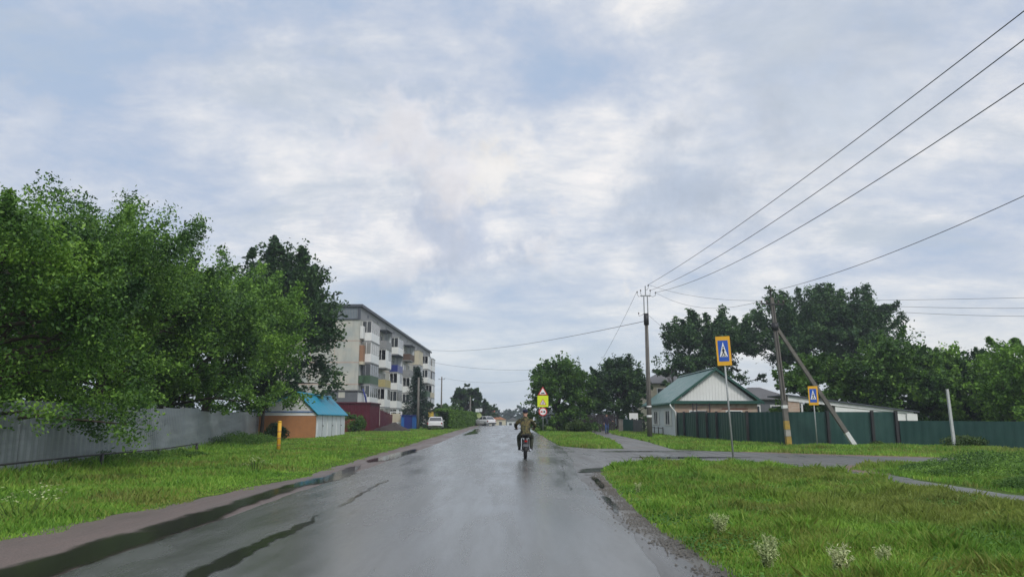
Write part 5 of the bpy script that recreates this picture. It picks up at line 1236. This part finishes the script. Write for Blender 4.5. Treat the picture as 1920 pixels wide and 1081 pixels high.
# ------------------------------------------------------------------ signs
def crossing_sign(x, y, h, w, ph, label, rz, lean):
    root = thing('crossing_sign', (x, y, 0), label, 'road sign', 'pedestrian crossing signs with yellow border'); root.rotation_euler = (0, lean, 0)
    MB().tube([(0, 0, -.2), (0, 0, h - .05)], .032, 10).build('post', M['galv'], root)
    def panel(yaw, off):
        c, s = math.cos(yaw), math.sin(yaw); Mx = Matrix.Translation((off[0], off[1], h - ph)) @ Matrix.Rotation(yaw, 4, 'Z')
        def poly(pts, y0, y1, mat, nm, par=None):
            n = len(pts); vs = [Mx @ Vector((a, y0, b)) for a, b in pts] + [Mx @ Vector((a, y1, b)) for a, b in pts]
            return MB().add(vs, [tuple(range(n)), tuple(reversed(range(n, 2 * n)))] + [(i, i + n, (i + 1) % n + n, (i + 1) % n) for i in range(n)]).build(nm, mat, par or root)
        bd = poly([(0, 0), (w, 0), (w, ph), (0, ph)], -.012, .012, M['sign_yellow'], 'panel')
        m = w * .13; b0, b1 = ph * .14, ph * .86; poly([(m, b0), (w - m, b0), (w - m, b1), (m, b1)], -.016, -.0121, M['sign_blue'], 'blue_field', bd)
        t0, t1 = b0 + (b1 - b0) * .22, b1 - (b1 - b0) * .08; poly([(m * 1.6, t0), (w - m * 1.6, t0), (w / 2, t1)], -.019, -.0161, M['sign_white'], 'white_triangle', bd)
        q = MB(); cx = w / 2; s_ = (t1 - t0)
        def bar(a, b, r_): q.tube([Mx @ Vector((cx + a[0] * s_, -.021, t0 + a[1] * s_)), Mx @ Vector((cx + b[0] * s_, -.021, t0 + b[1] * s_))], r_ * s_, 5)
        bar((0, .32), (0, .56), .045); bar((0, .34), (-.10, .10), .032); bar((0, .34), (.10, .10), .032); bar((0, .53), (-.10, .38), .022); bar((0, .53), (.09, .40), .022); bar((0, .62), (0, .68), .045)
        q.build('walking_figure', M['black'], bd); z = MB()
        for k in range(4): a = -.2 + k * .115; z.add([Mx @ Vector((cx + (a) * s_, -.0205, t0 + .02 * s_)), Mx @ Vector((cx + (a + .06) * s_, -.0205, t0 + .02 * s_)), Mx @ Vector((cx + (a + .06) * s_ * .8, -.0205, t0 + .09 * s_)), Mx @ Vector((cx + a * s_ * .8, -.0205, t0 + .09 * s_))], [(0, 1, 2, 3)])
        z.build('stripes', M['black'], bd)
    c, s = math.cos(rz), math.sin(rz)
    panel(rz, (-w * c * .55, -w * s * .55 - .045)); ex = (-w * c * .55 + w * c + .012, -w * s * .55 - .045 + w * s + .012)
    panel(R(76), ex)
crossing_sign(7.59, 25.4, 4.2, .46, .99, 'larger nearer pedestrian crossing sign with yellow border at the tip of the grass island', R(-6), R(-2.4))
crossing_sign(16.0, 39.0, 3.12, .47, .97, 'smaller farther pedestrian crossing sign with yellow border before the green fence', R(-6), R(-.8))
def sign_stack():
    root = thing('road_sign_post', (3.55, 72, hz(72)), 'grey post with red triangle, lime square and red ringed round sign', 'road sign'); K = .92
    MB().tube([(0, 0, -.2), (0, 0, 4.25)], .04, 10).build('post', M['galv'], root)
    def tri(cx, z, s, y, m, nm, par): h = s * .866; return MB().prism([(cx - s / 2, z), (cx + s / 2, z), (cx, z + h)], 'y', y - .006, y).build(nm, m, par)
    a = tri(0, 3.55, .92, -.05, M['sign_red'], 'triangle_sign', root); tri(0, 3.63, .66, -.0565, M['sign_white'], 'white_field', a)
    MB().prism([(-.18, 3.68), (.18, 3.68), (.16, 3.74), (.08, 3.80), (0, 3.74), (-.08, 3.80), (-.16, 3.74)], 'y', -.068, -.063).build('bump_symbol', M['black'], a)
    b = MB().box(-.52, .52, -.055, -.042, 2.42, 3.50).build('square_sign', M['sign_lime'], root); t_ = tri(0, 2.62, .66, -.0565, M['sign_red'], 'red_triangle', b); tri(0, 2.67, .48, -.0635, M['sign_white'], 'white_field', b)
    q = MB()
    for x in (-.06, .07): q.tube([(x, -.072, 2.80), (x, -.072, 2.90)], .022, 5); q.tube([(x, -.072, 2.82), (x - .04, -.072, 2.70)], .014, 5); q.tube([(x, -.072, 2.82), (x + .04, -.072, 2.70)], .014, 5); q.ball((x, -.072, 2.945), .022, 6, 5)
    q.build('children_symbol', M['black'], b)
    def disc(r, y0, y1, z, m, nm, par): return MB().prism([(r * math.cos(k * PI / 16), z + r * math.sin(k * PI / 16)) for k in range(32)], 'y', y0, y1).build(nm, m, par)
    c = disc(.40, -.056, -.045, 1.98, M['sign_red'], 'round_sign', root); disc(.31, -.060, -.0565, 1.98, M['sign_white'], 'white_field', c)
    def car(x, m): MB().prism([(x - .10, 1.90), (x + .10, 1.90), (x + .10, 1.98), (x + .055, 2.05), (x - .055, 2.05), (x - .10, 1.98)], 'y', -.068, -.061).build('car_symbol', m, c)
    car(-.13, M['sign_red']); car(.13, M['black'])
sign_stack()
t = thing('leaning_post', (22.3, 37.7, 0), 'bare leaning white concrete post before the low green fence on the right', 'post', ry=R(-1.6))
MB().tube([(0, 0, -.2), (0, 0, 2.92)], [.09, .072], 4, smooth=False).build('post', M['worn_post'], t)
t = thing('far_sign', (-3.9, 112, hz(112)), 'small far round yellowish sign on a post beside the hedge end', 'road sign')
MB().tube([(0, 0, 0), (0, 0, 2.4)], .04, 8).build('post', M['galv'], t); MB().prism([(.36 * math.cos(k * PI / 12), 1.6 + .36 * math.sin(k * PI / 12)) for k in range(24)], 'y', -.07, -.05).build('sign_plate', M['silver_weed'], t)
MB().box(-.55, .0, -.07, -.05, 2.1, 2.6).build('sign_plate', M['siding'], t); MB().box(.05, .45, -.07, -.05, 2.15, 2.65).build('sign_plate', M['siding'], t)
# far end of the street
def far_building(x, y, w, d, h, wm, rm, label, gable=1.2):
    root = thing('far_house', (x, y, hz(y)), label, 'house', 'low houses at the far end of the street')
    MB().box(0, w, 0, d, -.5, h).build('wall', M[wm], root); MB().prism([(-.3, h), (w + .3, h), (w / 2, h + gable)], 'y', -.3, d + .3).build('roof', M[rm], root)
    for k in range(2): MB().box(w * (.2 + .4 * k), w * (.2 + .4 * k) + .9, -.04, -.002, h - 1.8, h - .7).build('window', M['glass'], root)
far_building(-5.4, 250, 5.5, 8, 2.9, 'cream', 'far_orange', 'leftmost low far house with orange roof at the end of the street')
far_building(.4, 262, 4.2, 8, 2.6, 'siding', 'grey_roof', 'pale low far house right of the orange roof')
t = thing('far_billboard', (-3.8, 236, hz(236)), 'narrow red banner standing at the far end of the street', 'banner')
MB().tube([(0, 0, 0), (0, 0, 5.6)], .08, 6).build('post', M['galv'], t); MB().box(-.45, .5, -.12, -.08, 2.9, 5.4).build('banner', M['far_red'], t)

# ------------------------------------------------------------------ cars
def car_(name, x, y, rz, label, kind='rear'):
    root = thing(name, (x, y, hz(y) + .01), label, 'car', rz=rz)
    # body cross-sections along local y (nose towards +y)
    secs = [(-2.10, .55, .35, .80, .86), (-2.05, .80, .22, .90, .95), (-1.5, .84, .20, .93, .98), (-.6, .85, .19, .92, .97), (.7, .85, .19, .90, .95), (1.5, .84, .20, .84, .88), (2.0, .78, .24, .70, .75), (2.12, .55, .36, .60, .64)]
    mb = MB(); vs = []; fs = []; n = 8
    for (yy, hw, zb, zs, zt) in secs:
        vs += [(-hw * .92, yy, zb), (-hw, yy, zb + .18), (-hw, yy, zs - .12), (-hw * .9, yy, zt), (hw * .9, yy, zt), (hw, yy, zs - .12), (hw, yy, zb + .18), (hw * .92, yy, zb)]
    for i in range(len(secs) - 1):
        for k in range(n): a = i * n + k; b = i * n + (k + 1) % n; fs.append((a, b, b + n, a + n))
    fs += [tuple(range(n)), tuple(reversed(range((len(secs) - 1) * n, len(secs) * n)))]
    mb.add(vs, fs, False); mb.build('body', M['car_white'], root, bevel=.03)
    cab = [(-1.75, .74, .95), (-1.25, .62, 1.36), (.15, .62, 1.40), (.85, .76, .93)]; vs = []; fs = []
    for yy, hw, z in cab: vs += [(-hw, yy, z), (hw, yy, z)]
    low = [(-1.75, .76), (-1.25, .77), (.15, .78), (.85, .78)]
    for yy, hw in low: vs += [(-hw, yy, .90), (hw, yy, .90)]
    fs = [(0, 1, 3, 2), (2, 3, 5, 4), (4, 5, 7, 6), (8, 10, 2, 0), (10, 12, 4, 2), (12, 14, 6, 4), (1, 3, 11, 9), (3, 5, 13, 11), (5, 7, 15, 13), (8, 0, 1, 9), (14, 15, 7, 6)]
    MB().add(vs, fs).build('windows', M['glass'], root)
    MB().add([(-.63, -1.26, 1.37), (.63, -1.26, 1.37), (.63, .16, 1.41), (-.63, .16, 1.41), (-.55, -1.1, 1.44), (.55, -1.1, 1.44), (.55, .05, 1.46), (-.55, .05, 1.46)], [(0, 1, 2, 3), (4, 7, 6, 5), (0, 4, 5, 1), (1, 5, 6, 2), (2, 6, 7, 3), (3, 7, 4, 0)]).build('roof', M['car_white'], root)
    pl = MB()
    for s in (-1, 1):
        pl.tube([(s * .76, -1.76, .95), (s * .635, -1.25, 1.38), (s * .635, .15, 1.42), (s * .77, .86, .94)], .03, 6); pl.tube([(s * .785, -.5, .93), (s * .64, -.5, 1.40)], .03, 6)
    pl.build('pillars', M['car_white'], root)
    for sx in (-1, 1):
        for yy in (-1.3, 1.28):
            w = MB().lathe([(.16, -.085), (.27, -.09), (.30, -.05), (.30, .05), (.27, .09), (.16, .085)], (sx * .76, yy, .30), 18, 'x').build('wheel', M['tyre'], root)
            MB().lathe([(0, -.06), (.17, -.07), (.17, .07), (0, .06)], (sx * .765, yy, .30), 14, 'x').build('rim', M['chrome'], w)
        MB().box(sx * .78 - .11, sx * .78 - .0 + .02, -2.1, -1.99, .62, .80).build('tail_light', M['red_glass'], root, bevel=.02)
        MB().box(sx * .60 - .14, sx * .60 + .14, 2.0, 2.09, .50, .64).build('headlight', M['lamp_glass'], root, bevel=.02)
        MB().box(sx * .86 - .05, sx * .86 + .05, .45, .58, .95, 1.07).build('mirror', M['car_white'], root, bevel=.02)
    MB().box(-.78, .78, -2.17, -2.06, .30, .46).build('bumper', M['dark_metal'], root, bevel=.02); MB().box(-.78, .78, 2.06, 2.17, .28, .42).build('bumper', M['dark_metal'], root, bevel=.02)
    MB().box(-.27, .27, -2.19, -2.172, .50, .61).build('number_plate', M['sign_white'], root)
    return root
car_('parked_car', -8.05, 88, R(2), 'white sedan parked on the left verge before the hedge, seen from behind')
car_('parked_car', -3.4, 121, R(38), 'distant white car pulled half off the road at the far end of the hedge')

# ------------------------------------------------------------------ people and motorcycle
def skin_mesh(name, joints, edges, mat, parent=None, sub=2, root_i=0):
    me = bpy.data.meshes.new(name); keys = list(joints); idx = {k: i for i, k in enumerate(keys)}
    me.from_pydata([joints[k][0] for k in keys], [(idx[a], idx[b]) for a, b in edges], []); o = bpy.data.objects.new(name, me); COL.objects.link(o)
    o.modifiers.new('skin', 'SKIN'); 
    if not me.skin_vertices: bpy.context.view_layer.update()
    sv = me.skin_vertices[0].data
    for i, k in enumerate(keys):
        r = joints[k][1]; sv[i].radius = r if hasattr(r, '__len__') else (r, r); sv[i].use_root = (i == root_i)
    s = o.modifiers.new('sub', 'SUBSURF'); s.levels = sub; s.render_levels = sub
    dg = bpy.context.evaluated_depsgraph_get(); dg.update(); ev = bpy.data.meshes.new_from_object(o.evaluated_get(dg)); ev.name = name
    bpy.data.objects.remove(o); ev.materials.clear(); ev.materials.append(mat)
    for p in ev.polygons: p.use_smooth = True
    o = bpy.data.objects.new(name, ev); COL.objects.link(o); o.parent = parent; return o
def join_data(o, mbs):
    """append MB geometry to a mesh object (stays one mesh)"""
    me = o.data; bm = bmesh.new(); bm.from_mesh(me)
    for mb in mbs:
        vv = [bm.verts.new(v) for v in mb.v]
        for f in mb.f:
            try: fc = bm.faces.new([vv[i] for i in f]); fc.smooth = True
            except ValueError: pass
    bm.to_mesh(me); bm.free()
def mirror(j):
    out = {}
    for k, (p, r) in j.items():
        if k.startswith('L_'): out['R_' + k[2:]] = ((-p[0], p[1], p[2]), r)
        out[k] = (p, r)
    return out
def mir_edges(e):
    out = []
    for a, b in e:
        out.append((a, b)); 
        if a.startswith('L_') or b.startswith('L_'): out.append((a.replace('L_', 'R_', 1), b.replace('L_', 'R_', 1)))
    return out
def fingers(hand, fwd, down, side, curl=1.0):
    """five fingers: four from the palm end, thumb from its side"""
    out = []; hand = Vector(hand); f = Vector(fwd).normalized(); d = Vector(down).normalized(); s = Vector(side).normalized()
    for i, ln in enumerate((.072, .082, .076, .058)):
        b = hand + f * .045 + s * (.030 - .020 * i); a1 = curl * .7
        p1 = b + (f * math.cos(a1 * .5) + d * math.sin(a1 * .5)) * ln * .45; p2 = p1 + (f * math.cos(a1 * 1.6) + d * math.sin(a1 * 1.6)) * ln * .32; p3 = p2 + (f * math.cos(a1 * 2.6) + d * math.sin(a1 * 2.6)) * ln * .25
        out.append(MB().tube([b - f * .02, p1, p2, p3], [.010, .009, .008, .006], 6))
    b = hand + s * .035; p1 = b + (s * .8 + f * .6).normalized() * .032; p2 = p1 + (f + d * .5 * curl).normalized() * .028
    out.append(MB().tube([b - s * .015, p1, p2], [.012, .010, .008], 6)); return out
def face(head, facing, r=.1):
    """nose, brow-height eyes, mouth and ears on a head centred at head"""
    h = Vector(head); f = Vector(facing).normalized(); s = f.cross(Vector((0, 0, 1))).normalized(); out = []
    out.append(MB().tube([h + f * r * .86 + Vector((0, 0, .01)), h + f * r * 1.12 + Vector((0, 0, -.03)), h + f * r * .9 + Vector((0, 0, -.038))], [.008, .014, .010], 6))
    for q in (-1, 1):
        out.append(MB().ball(h + f * r * .80 + s * q * .032 + Vector((0, 0, .01)), (.014, .014, .009), 8, 6)); out.append(MB().ball(h + s * q * r * .82 + Vector((0, 0, -.005)), (.016, .022, .032), 8, 6))
    out.append(MB().ball(h + f * r * .86 + Vector((0, 0, -.062)), (.024, .012, .006), 8, 5)); return out

def jacket(secs, arms, mat, parent):
    mb = MB(); n = 20; vs = []; fs = []
    for (cx, cy, z, rx, ry) in secs: vs += [(cx + rx * math.cos(2 * PI * k / n), cy + ry * math.sin(2 * PI * k / n), z + .012 * math.sin(2 * PI * k / n * 3 + z * 9)) for k in range(n)]
    for i in range(len(secs) - 1):
        for k in range(n): a = i * n + k; b = i * n + (k + 1) % n; fs.append((a, b, b + n, a + n))
    mb.add(vs, fs, True)
    for pts, rad in arms: mb.tube(pts, rad, 12)
    o = mb.build('jacket', mat, parent); m = o.modifiers.new('sub', 'SUBSURF'); m.levels = 1; m.render_levels = 1; return o
def motorcycle(x, y):
    root = thing('motorcycle', (x, y, .014), 'small dark motorcycle ridden away along the wet road', 'motorcycle')
    def wheel(yc, r=.31, w=.05):
        t_ = MB().lathe([(r - .06, -w * .6), (r - .02, -w), (r, -w * .4), (r, w * .4), (r - .02, w), (r - .06, w * .6)], (0, yc, r), 28, 'x').build('wheel', M['tyre'], root)
        MB().lathe([(r - .085, -.02), (r - .06, -.03), (r - .06, .03), (r - .085, .02)], (0, yc, r), 28, 'x').build('rim', M['chrome'], t_)
        sp = MB(); [sp.tube([(0, yc, r), (0, yc + (r - .07) * math.cos(k * PI / 8), r + (r - .07) * math.sin(k * PI / 8))], .003, 4) for k in range(16)]; sp.build('spokes', M['chrome'], t_)
        MB().tube([(-.07, yc, r), (.07, yc, r)], .035, 10).build('hub', M['steel'], t_)
    wheel(0); wheel(1.28, .31, .042)
    def fender(yc, a0, a1, r, w, nm):
        vs = []; n = 12
        for k in range(n + 1):
            a = a0 + (a1 - a0) * k / n
            for q in (-1, -.5, .5, 1): rr = r - (.03 if abs(q) == 1 else 0); vs.append((q * w, yc + rr * math.cos(a), .31 + rr * math.sin(a)))
        return MB().add(vs, [(4 * k + j, 4 * k + j + 1, 4 * k + j + 5, 4 * k + j + 4) for k in range(n) for j in range(3)], True).build(nm, M['black'], root)
    fender(0, R(185), R(60), .35, .075, 'mudguard'); fender(1.28, R(130), R(30), .35, .065, 'mudguard')
    fr = MB(); fr.tube([(0, 1.02, .88), (0, .95, .55), (0, .80, .28), (0, .45, .26), (0, .30, .5), (0, .12, .72)], .022, 8); fr.tube([(0, 1.0, .86), (0, .5, .78), (0, -.12, .76)], .022, 8)
    for s in (-1, 1): fr.tube([(s * .07, 0, .31), (s * .09, .35, .36)], .018, 8); fr.tube([(s * .10, 0, .33), (s * .11, .06, .70)], .024, 8)
    fr.build('frame', M['black'], root)
    fk = MB(); [fk.tube([(s * .09, 1.28, .31), (s * .09, 1.02, .98)], .02, 8) for s in (-1, 1)]; fk.build('fork', M['chrome'], root)
    MB().ball((0, .72, .86), (.13, .27, .13), 14, 10).build('fuel_tank', M['sign_red'] if False else M['dark_metal'], root)
    MB().ball((0, .10, .79), (.14, .40, .065), 14, 8).build('seat', M['boot'], root)
    en = MB(); en.box(-.12, .12, .40, .72, .24, .46); [en.box(-.10, .10, .60, .78, .48 + k * .035, .495 + k * .035) for k in range(6)]; en.build('engine', M['steel'], root, bevel=.015)
    MB().tube([(.13, .70, .45), (.15, .62, .25), (.16, .2, .27), (.17, -.35, .33)], [.022, .022, .035, .04], 10).build('exhaust', M['chrome'], root)
    hb = MB(); hb.tube([(-.36, .78, 1.04), (-.22, .90, 1.06), (0, .98, 1.0), (.22, .90, 1.06), (.36, .78, 1.04)], .013, 8); h_ = hb.build('handlebar', M['chrome'], root)
    for s in (-1, 1):
        MB().tube([(s * .27, .855, 1.053), (s * .38, .765, 1.038)], .018, 8).build('grip', M['boot'], h_)
        m_ = MB(); m_.tube([(s * .25, .88, 1.06), (s * .33, .86, 1.22)], .006, 5); m_.ball((s * .36, .86, 1.25), (.06, .012, .04), 10, 6); m_.build('mirror', M['chrome'], h_)
        MB().tube([(s * .10, .42, .30), (s * .26, .42, .30)], .015, 6).build('footrest', M['dark_metal'], root)
    MB().ball((0, 1.13, .92), (.09, .07, .09), 12, 8).build('headlight', M['lamp_glass'], root)
    MB().box(-.05, .05, -.37, -.33, .60, .66).build('tail_light', M['red_glass'], root, bevel=.01); MB().box(-.09, .09, -.375, -.365, .44, .53).build('number_plate', M['grey_plaster'], root)
    MB().box(-.12, .12, -.34, -.02, .84, .87).build('luggage_rack', M['dark_metal'], root)
motorcycle(.72, 27.4)
def rider(x, y):
    J = mirror({'hip': ((0, .12, .92), (.12, .11)), 'waist': ((0, .15, 1.05), (.11, .09)), 'chest': ((0, .24, 1.28), (.13, .09)), 'neck': ((0, .30, 1.46), .058), 'head0': ((0, .33, 1.55), .078), 'head1': ((0, .34, 1.63), .088), 'head2': ((0, .34, 1.70), .055),
        'L_sh': ((-.15, .25, 1.36), .045), 'L_el': ((-.36, .45, 1.18), .048), 'L_wr': ((-.325, .72, 1.08), .030), 'L_ha': ((-.325, .79, 1.065), (.04, .022)),
        'L_th': ((-.11, .14, .88), .10), 'L_kn': ((-.235, .55, .76), .068), 'L_an': ((-.215, .38, .37), .044), 'L_ft': ((-.22, .52, .33), .038)})
    E = [('hip', 'waist'), ('waist', 'chest'), ('chest', 'neck'), ('neck', 'head0'), ('head0', 'head1'), ('head1', 'head2')] + mir_edges([('chest', 'L_sh'), ('L_sh', 'L_el'), ('L_el', 'L_wr'), ('L_wr', 'L_ha'), ('hip', 'L_th'), ('L_th', 'L_kn'), ('L_kn', 'L_an'), ('L_an', 'L_ft')])
    o = skin_mesh('person', J, E, M['skin']); o.location = (x, y, .014)
    parts = face((0, .34, 1.61), (0, 1, 0), .09)
    for s in (-1, 1): parts += fingers((s * .325, .79, 1.07), (-s * .15, .9, -.1), (0, -.2, -1), (-s, 0, 0), 1.5)
    join_data(o, parts); tag(o, 'motorcyclist in camouflage jacket and dark cap seen from behind', 'person')
    g = .017
    def grow(keys, extra): return {k: (J[k][0], tuple(r + extra for r in J[k][1]) if hasattr(J[k][1], '__len__') else J[k][1] + extra) for k in keys}
    jacket([(0, .07, .83, .185, .17), (0, .09, .92, .18, .16), (0, .13, 1.05, .165, .13), (0, .19, 1.2, .185, .13), (0, .23, 1.32, .20, .125), (0, .26, 1.39, .175, .105), (0, .28, 1.44, .11, .08), (0, .30, 1.50, .068, .068)],
           [([(q * .13, .25, 1.37), (q * .21, .27, 1.35), (q * .30, .36, 1.26), (q * .36, .45, 1.18), (q * .345, .56, 1.13), (q * .325, .71, 1.08)], [.075, .082, .072, .064, .056, .046]) for q in (-1, 1)], M['camo'], o)
    tr = grow(['hip', 'L_th', 'R_th', 'L_kn', 'R_kn', 'L_an', 'R_an'], .022); tr['hip'] = ((0, .11, .90), (.09, .10)); skin_mesh('trousers', tr, mir_edges([('hip', 'L_th'), ('L_th', 'L_kn'), ('L_kn', 'L_an')]), M['olive'], o)
    for s in (-1, 1): skin_mesh('boot', {'a': ((s * .215, .37, .42), .056), 'b': ((s * .217, .385, .34), .054), 'c': ((s * .222, .55, .318), (.05, .036))}, [('a', 'b'), ('b', 'c')], M['boot'], o)
    c = MB(); c.ball((0, .335, 1.69), (.098, .112, .072), 16, 10); c.box(-.07, .07, .42, .53, 1.655, 1.667); c.build('cap', M['navy_cloth'], o, bevel=.004)
    skin_mesh('hair', {'a': ((0, .27, 1.60), (.075, .03)), 'b': ((0, .28, 1.655), (.09, .04))}, [('a', 'b')], M['hair'], o, 1)
rider(.72, 27.4)
def walker(x, y):
    # walking towards the camera (-y), left arm held out to his side
    J = {'hip': ((0, 0, .93), (.12, .09)), 'waist': ((0, 0, 1.08), (.11, .08)), 'chest': ((0, -.01, 1.32), (.13, .09)), 'neck': ((0, -.02, 1.48), .052), 'head0': ((0, -.03, 1.56), .07), 'head1': ((0, -.03, 1.64), .085), 'head2': ((0, -.03, 1.71), .055),
        'L_sh': ((-.15, 0, 1.38), .042), 'L_el': ((-.25, .05, 1.13), .045), 'L_wr': ((-.23, -.08, .90), .030), 'L_ha': ((-.23, -.11, .83), (.022, .04)),
        'R_sh': ((.15, 0, 1.38), .042), 'R_el': ((.36, .02, 1.22), .045), 'R_wr': ((.52, -.12, 1.12), .030), 'R_ha': ((.57, -.16, 1.10), (.04, .022)),
        'L_th': ((-.09, 0, .88), .088), 'L_kn': ((-.11, -.17, .52), .062), 'L_an': ((-.11, -.22, .10), .040), 'L_ft': ((-.12, -.36, .045), .034),
        'R_th': ((.09, 0, .88), .088), 'R_kn': ((.11, -.02, .50), .062), 'R_an': ((.11, .20, .14), .040), 'R_ft': ((.11, .08, .045), .034)}
    E = [('hip', 'waist'), ('waist', 'chest'), ('chest', 'neck'), ('neck', 'head0'), ('head0', 'head1'), ('head1', 'head2')] + mir_edges([('chest', 'L_sh'), ('L_sh', 'L_el'), ('L_el', 'L_wr'), ('L_wr', 'L_ha'), ('hip', 'L_th'), ('L_th', 'L_kn'), ('L_kn', 'L_an'), ('L_an', 'L_ft')])
    o = skin_mesh('person', J, E, M['skin']); o.location = (x, y, hz(y) + .01)
    join_data(o, face((0, -.03, 1.62), (0, -1, 0), .088) + fingers((-.23, -.11, .83), (0, -.2, -1), (.6, .3, 0), (0, -1, 0), .6) + fingers((.57, -.16, 1.10), (.8, -.5, -.2), (0, 0, -1), (-.3, -.9, 0), .7))
    tag(o, 'pedestrian in dark jacket and blue jeans walking on the footpath', 'person')
    def grow(keys, extra): return {k: (J[k][0], tuple(r + extra for r in J[k][1]) if hasattr(J[k][1], '__len__') else J[k][1] + extra) for k in keys}
    jacket([(0, 0, .78, .175, .13), (0, 0, .95, .165, .12), (0, 0, 1.15, .16, .115), (0, -.01, 1.3, .185, .12), (0, -.01, 1.4, .175, .105), (0, -.015, 1.45, .11, .08), (0, -.02, 1.51, .062, .06)],
           [([(-.13, 0, 1.40), (-.20, 0, 1.38), (-.25, .05, 1.13), (-.235, -.07, .92)], [.065, .07, .055, .042]), ([(.13, 0, 1.40), (.20, 0, 1.38), (.36, .02, 1.22), (.51, -.11, 1.13)], [.065, .07, .055, .042])], M['dark_jacket'], o)
    tr = grow(['hip', 'L_th', 'R_th', 'L_kn', 'R_kn', 'L_an', 'R_an'], .018); tr['hip'] = ((0, 0, .93), (.10, .09)); skin_mesh('jeans', tr, mir_edges([('hip', 'L_th'), ('L_th', 'L_kn'), ('L_kn', 'L_an')]), M['jeans'], o)
    for a, b in (('L_an', 'L_ft'), ('R_an', 'R_ft')): MB().tube([Vector(J[a][0]) + Vector((0, .03, .05)), Vector(J[a][0]) + Vector((0, .02, -.03)), Vector(J[a][0]).lerp(Vector(J[b][0]), .5) + Vector((0, 0, -.01)), Vector(J[b][0]) + Vector((0, -.03, 0)), Vector(J[b][0]) + Vector((0, -.07, 0))], [.055, .058, .056, .052, .025], 10).build('shoe', M['boot'], o)
    MB().ball((0, .0, 1.675), (.092, .10, .085), 14, 9).build('hair', M['hair'], o)
walker(9.0, 67.5)

# ------------------------------------------------------------------ haze
def haze():
    mb = MB(); mb.box(-705, 705, -705, 705, -12, 24); m = bpy.data.materials.new('haze'); m.use_nodes = True; nt = m.node_tree; nt.nodes.clear()
    out = nt.nodes.new('ShaderNodeOutputMaterial'); v = nt.nodes.new('ShaderNodeVolumePrincipled'); v.inputs['Color'].default_value = (.80, .88, 1, 1); v.inputs['Density'].default_value = .0007; v.inputs['Anisotropy'].default_value = .2
    nt.links.new(v.outputs[0], out.inputs['Volume']); o = mb.build('haze', m); tag(o, 'thin pale haze in the air', 'haze', kind='stuff')
haze()
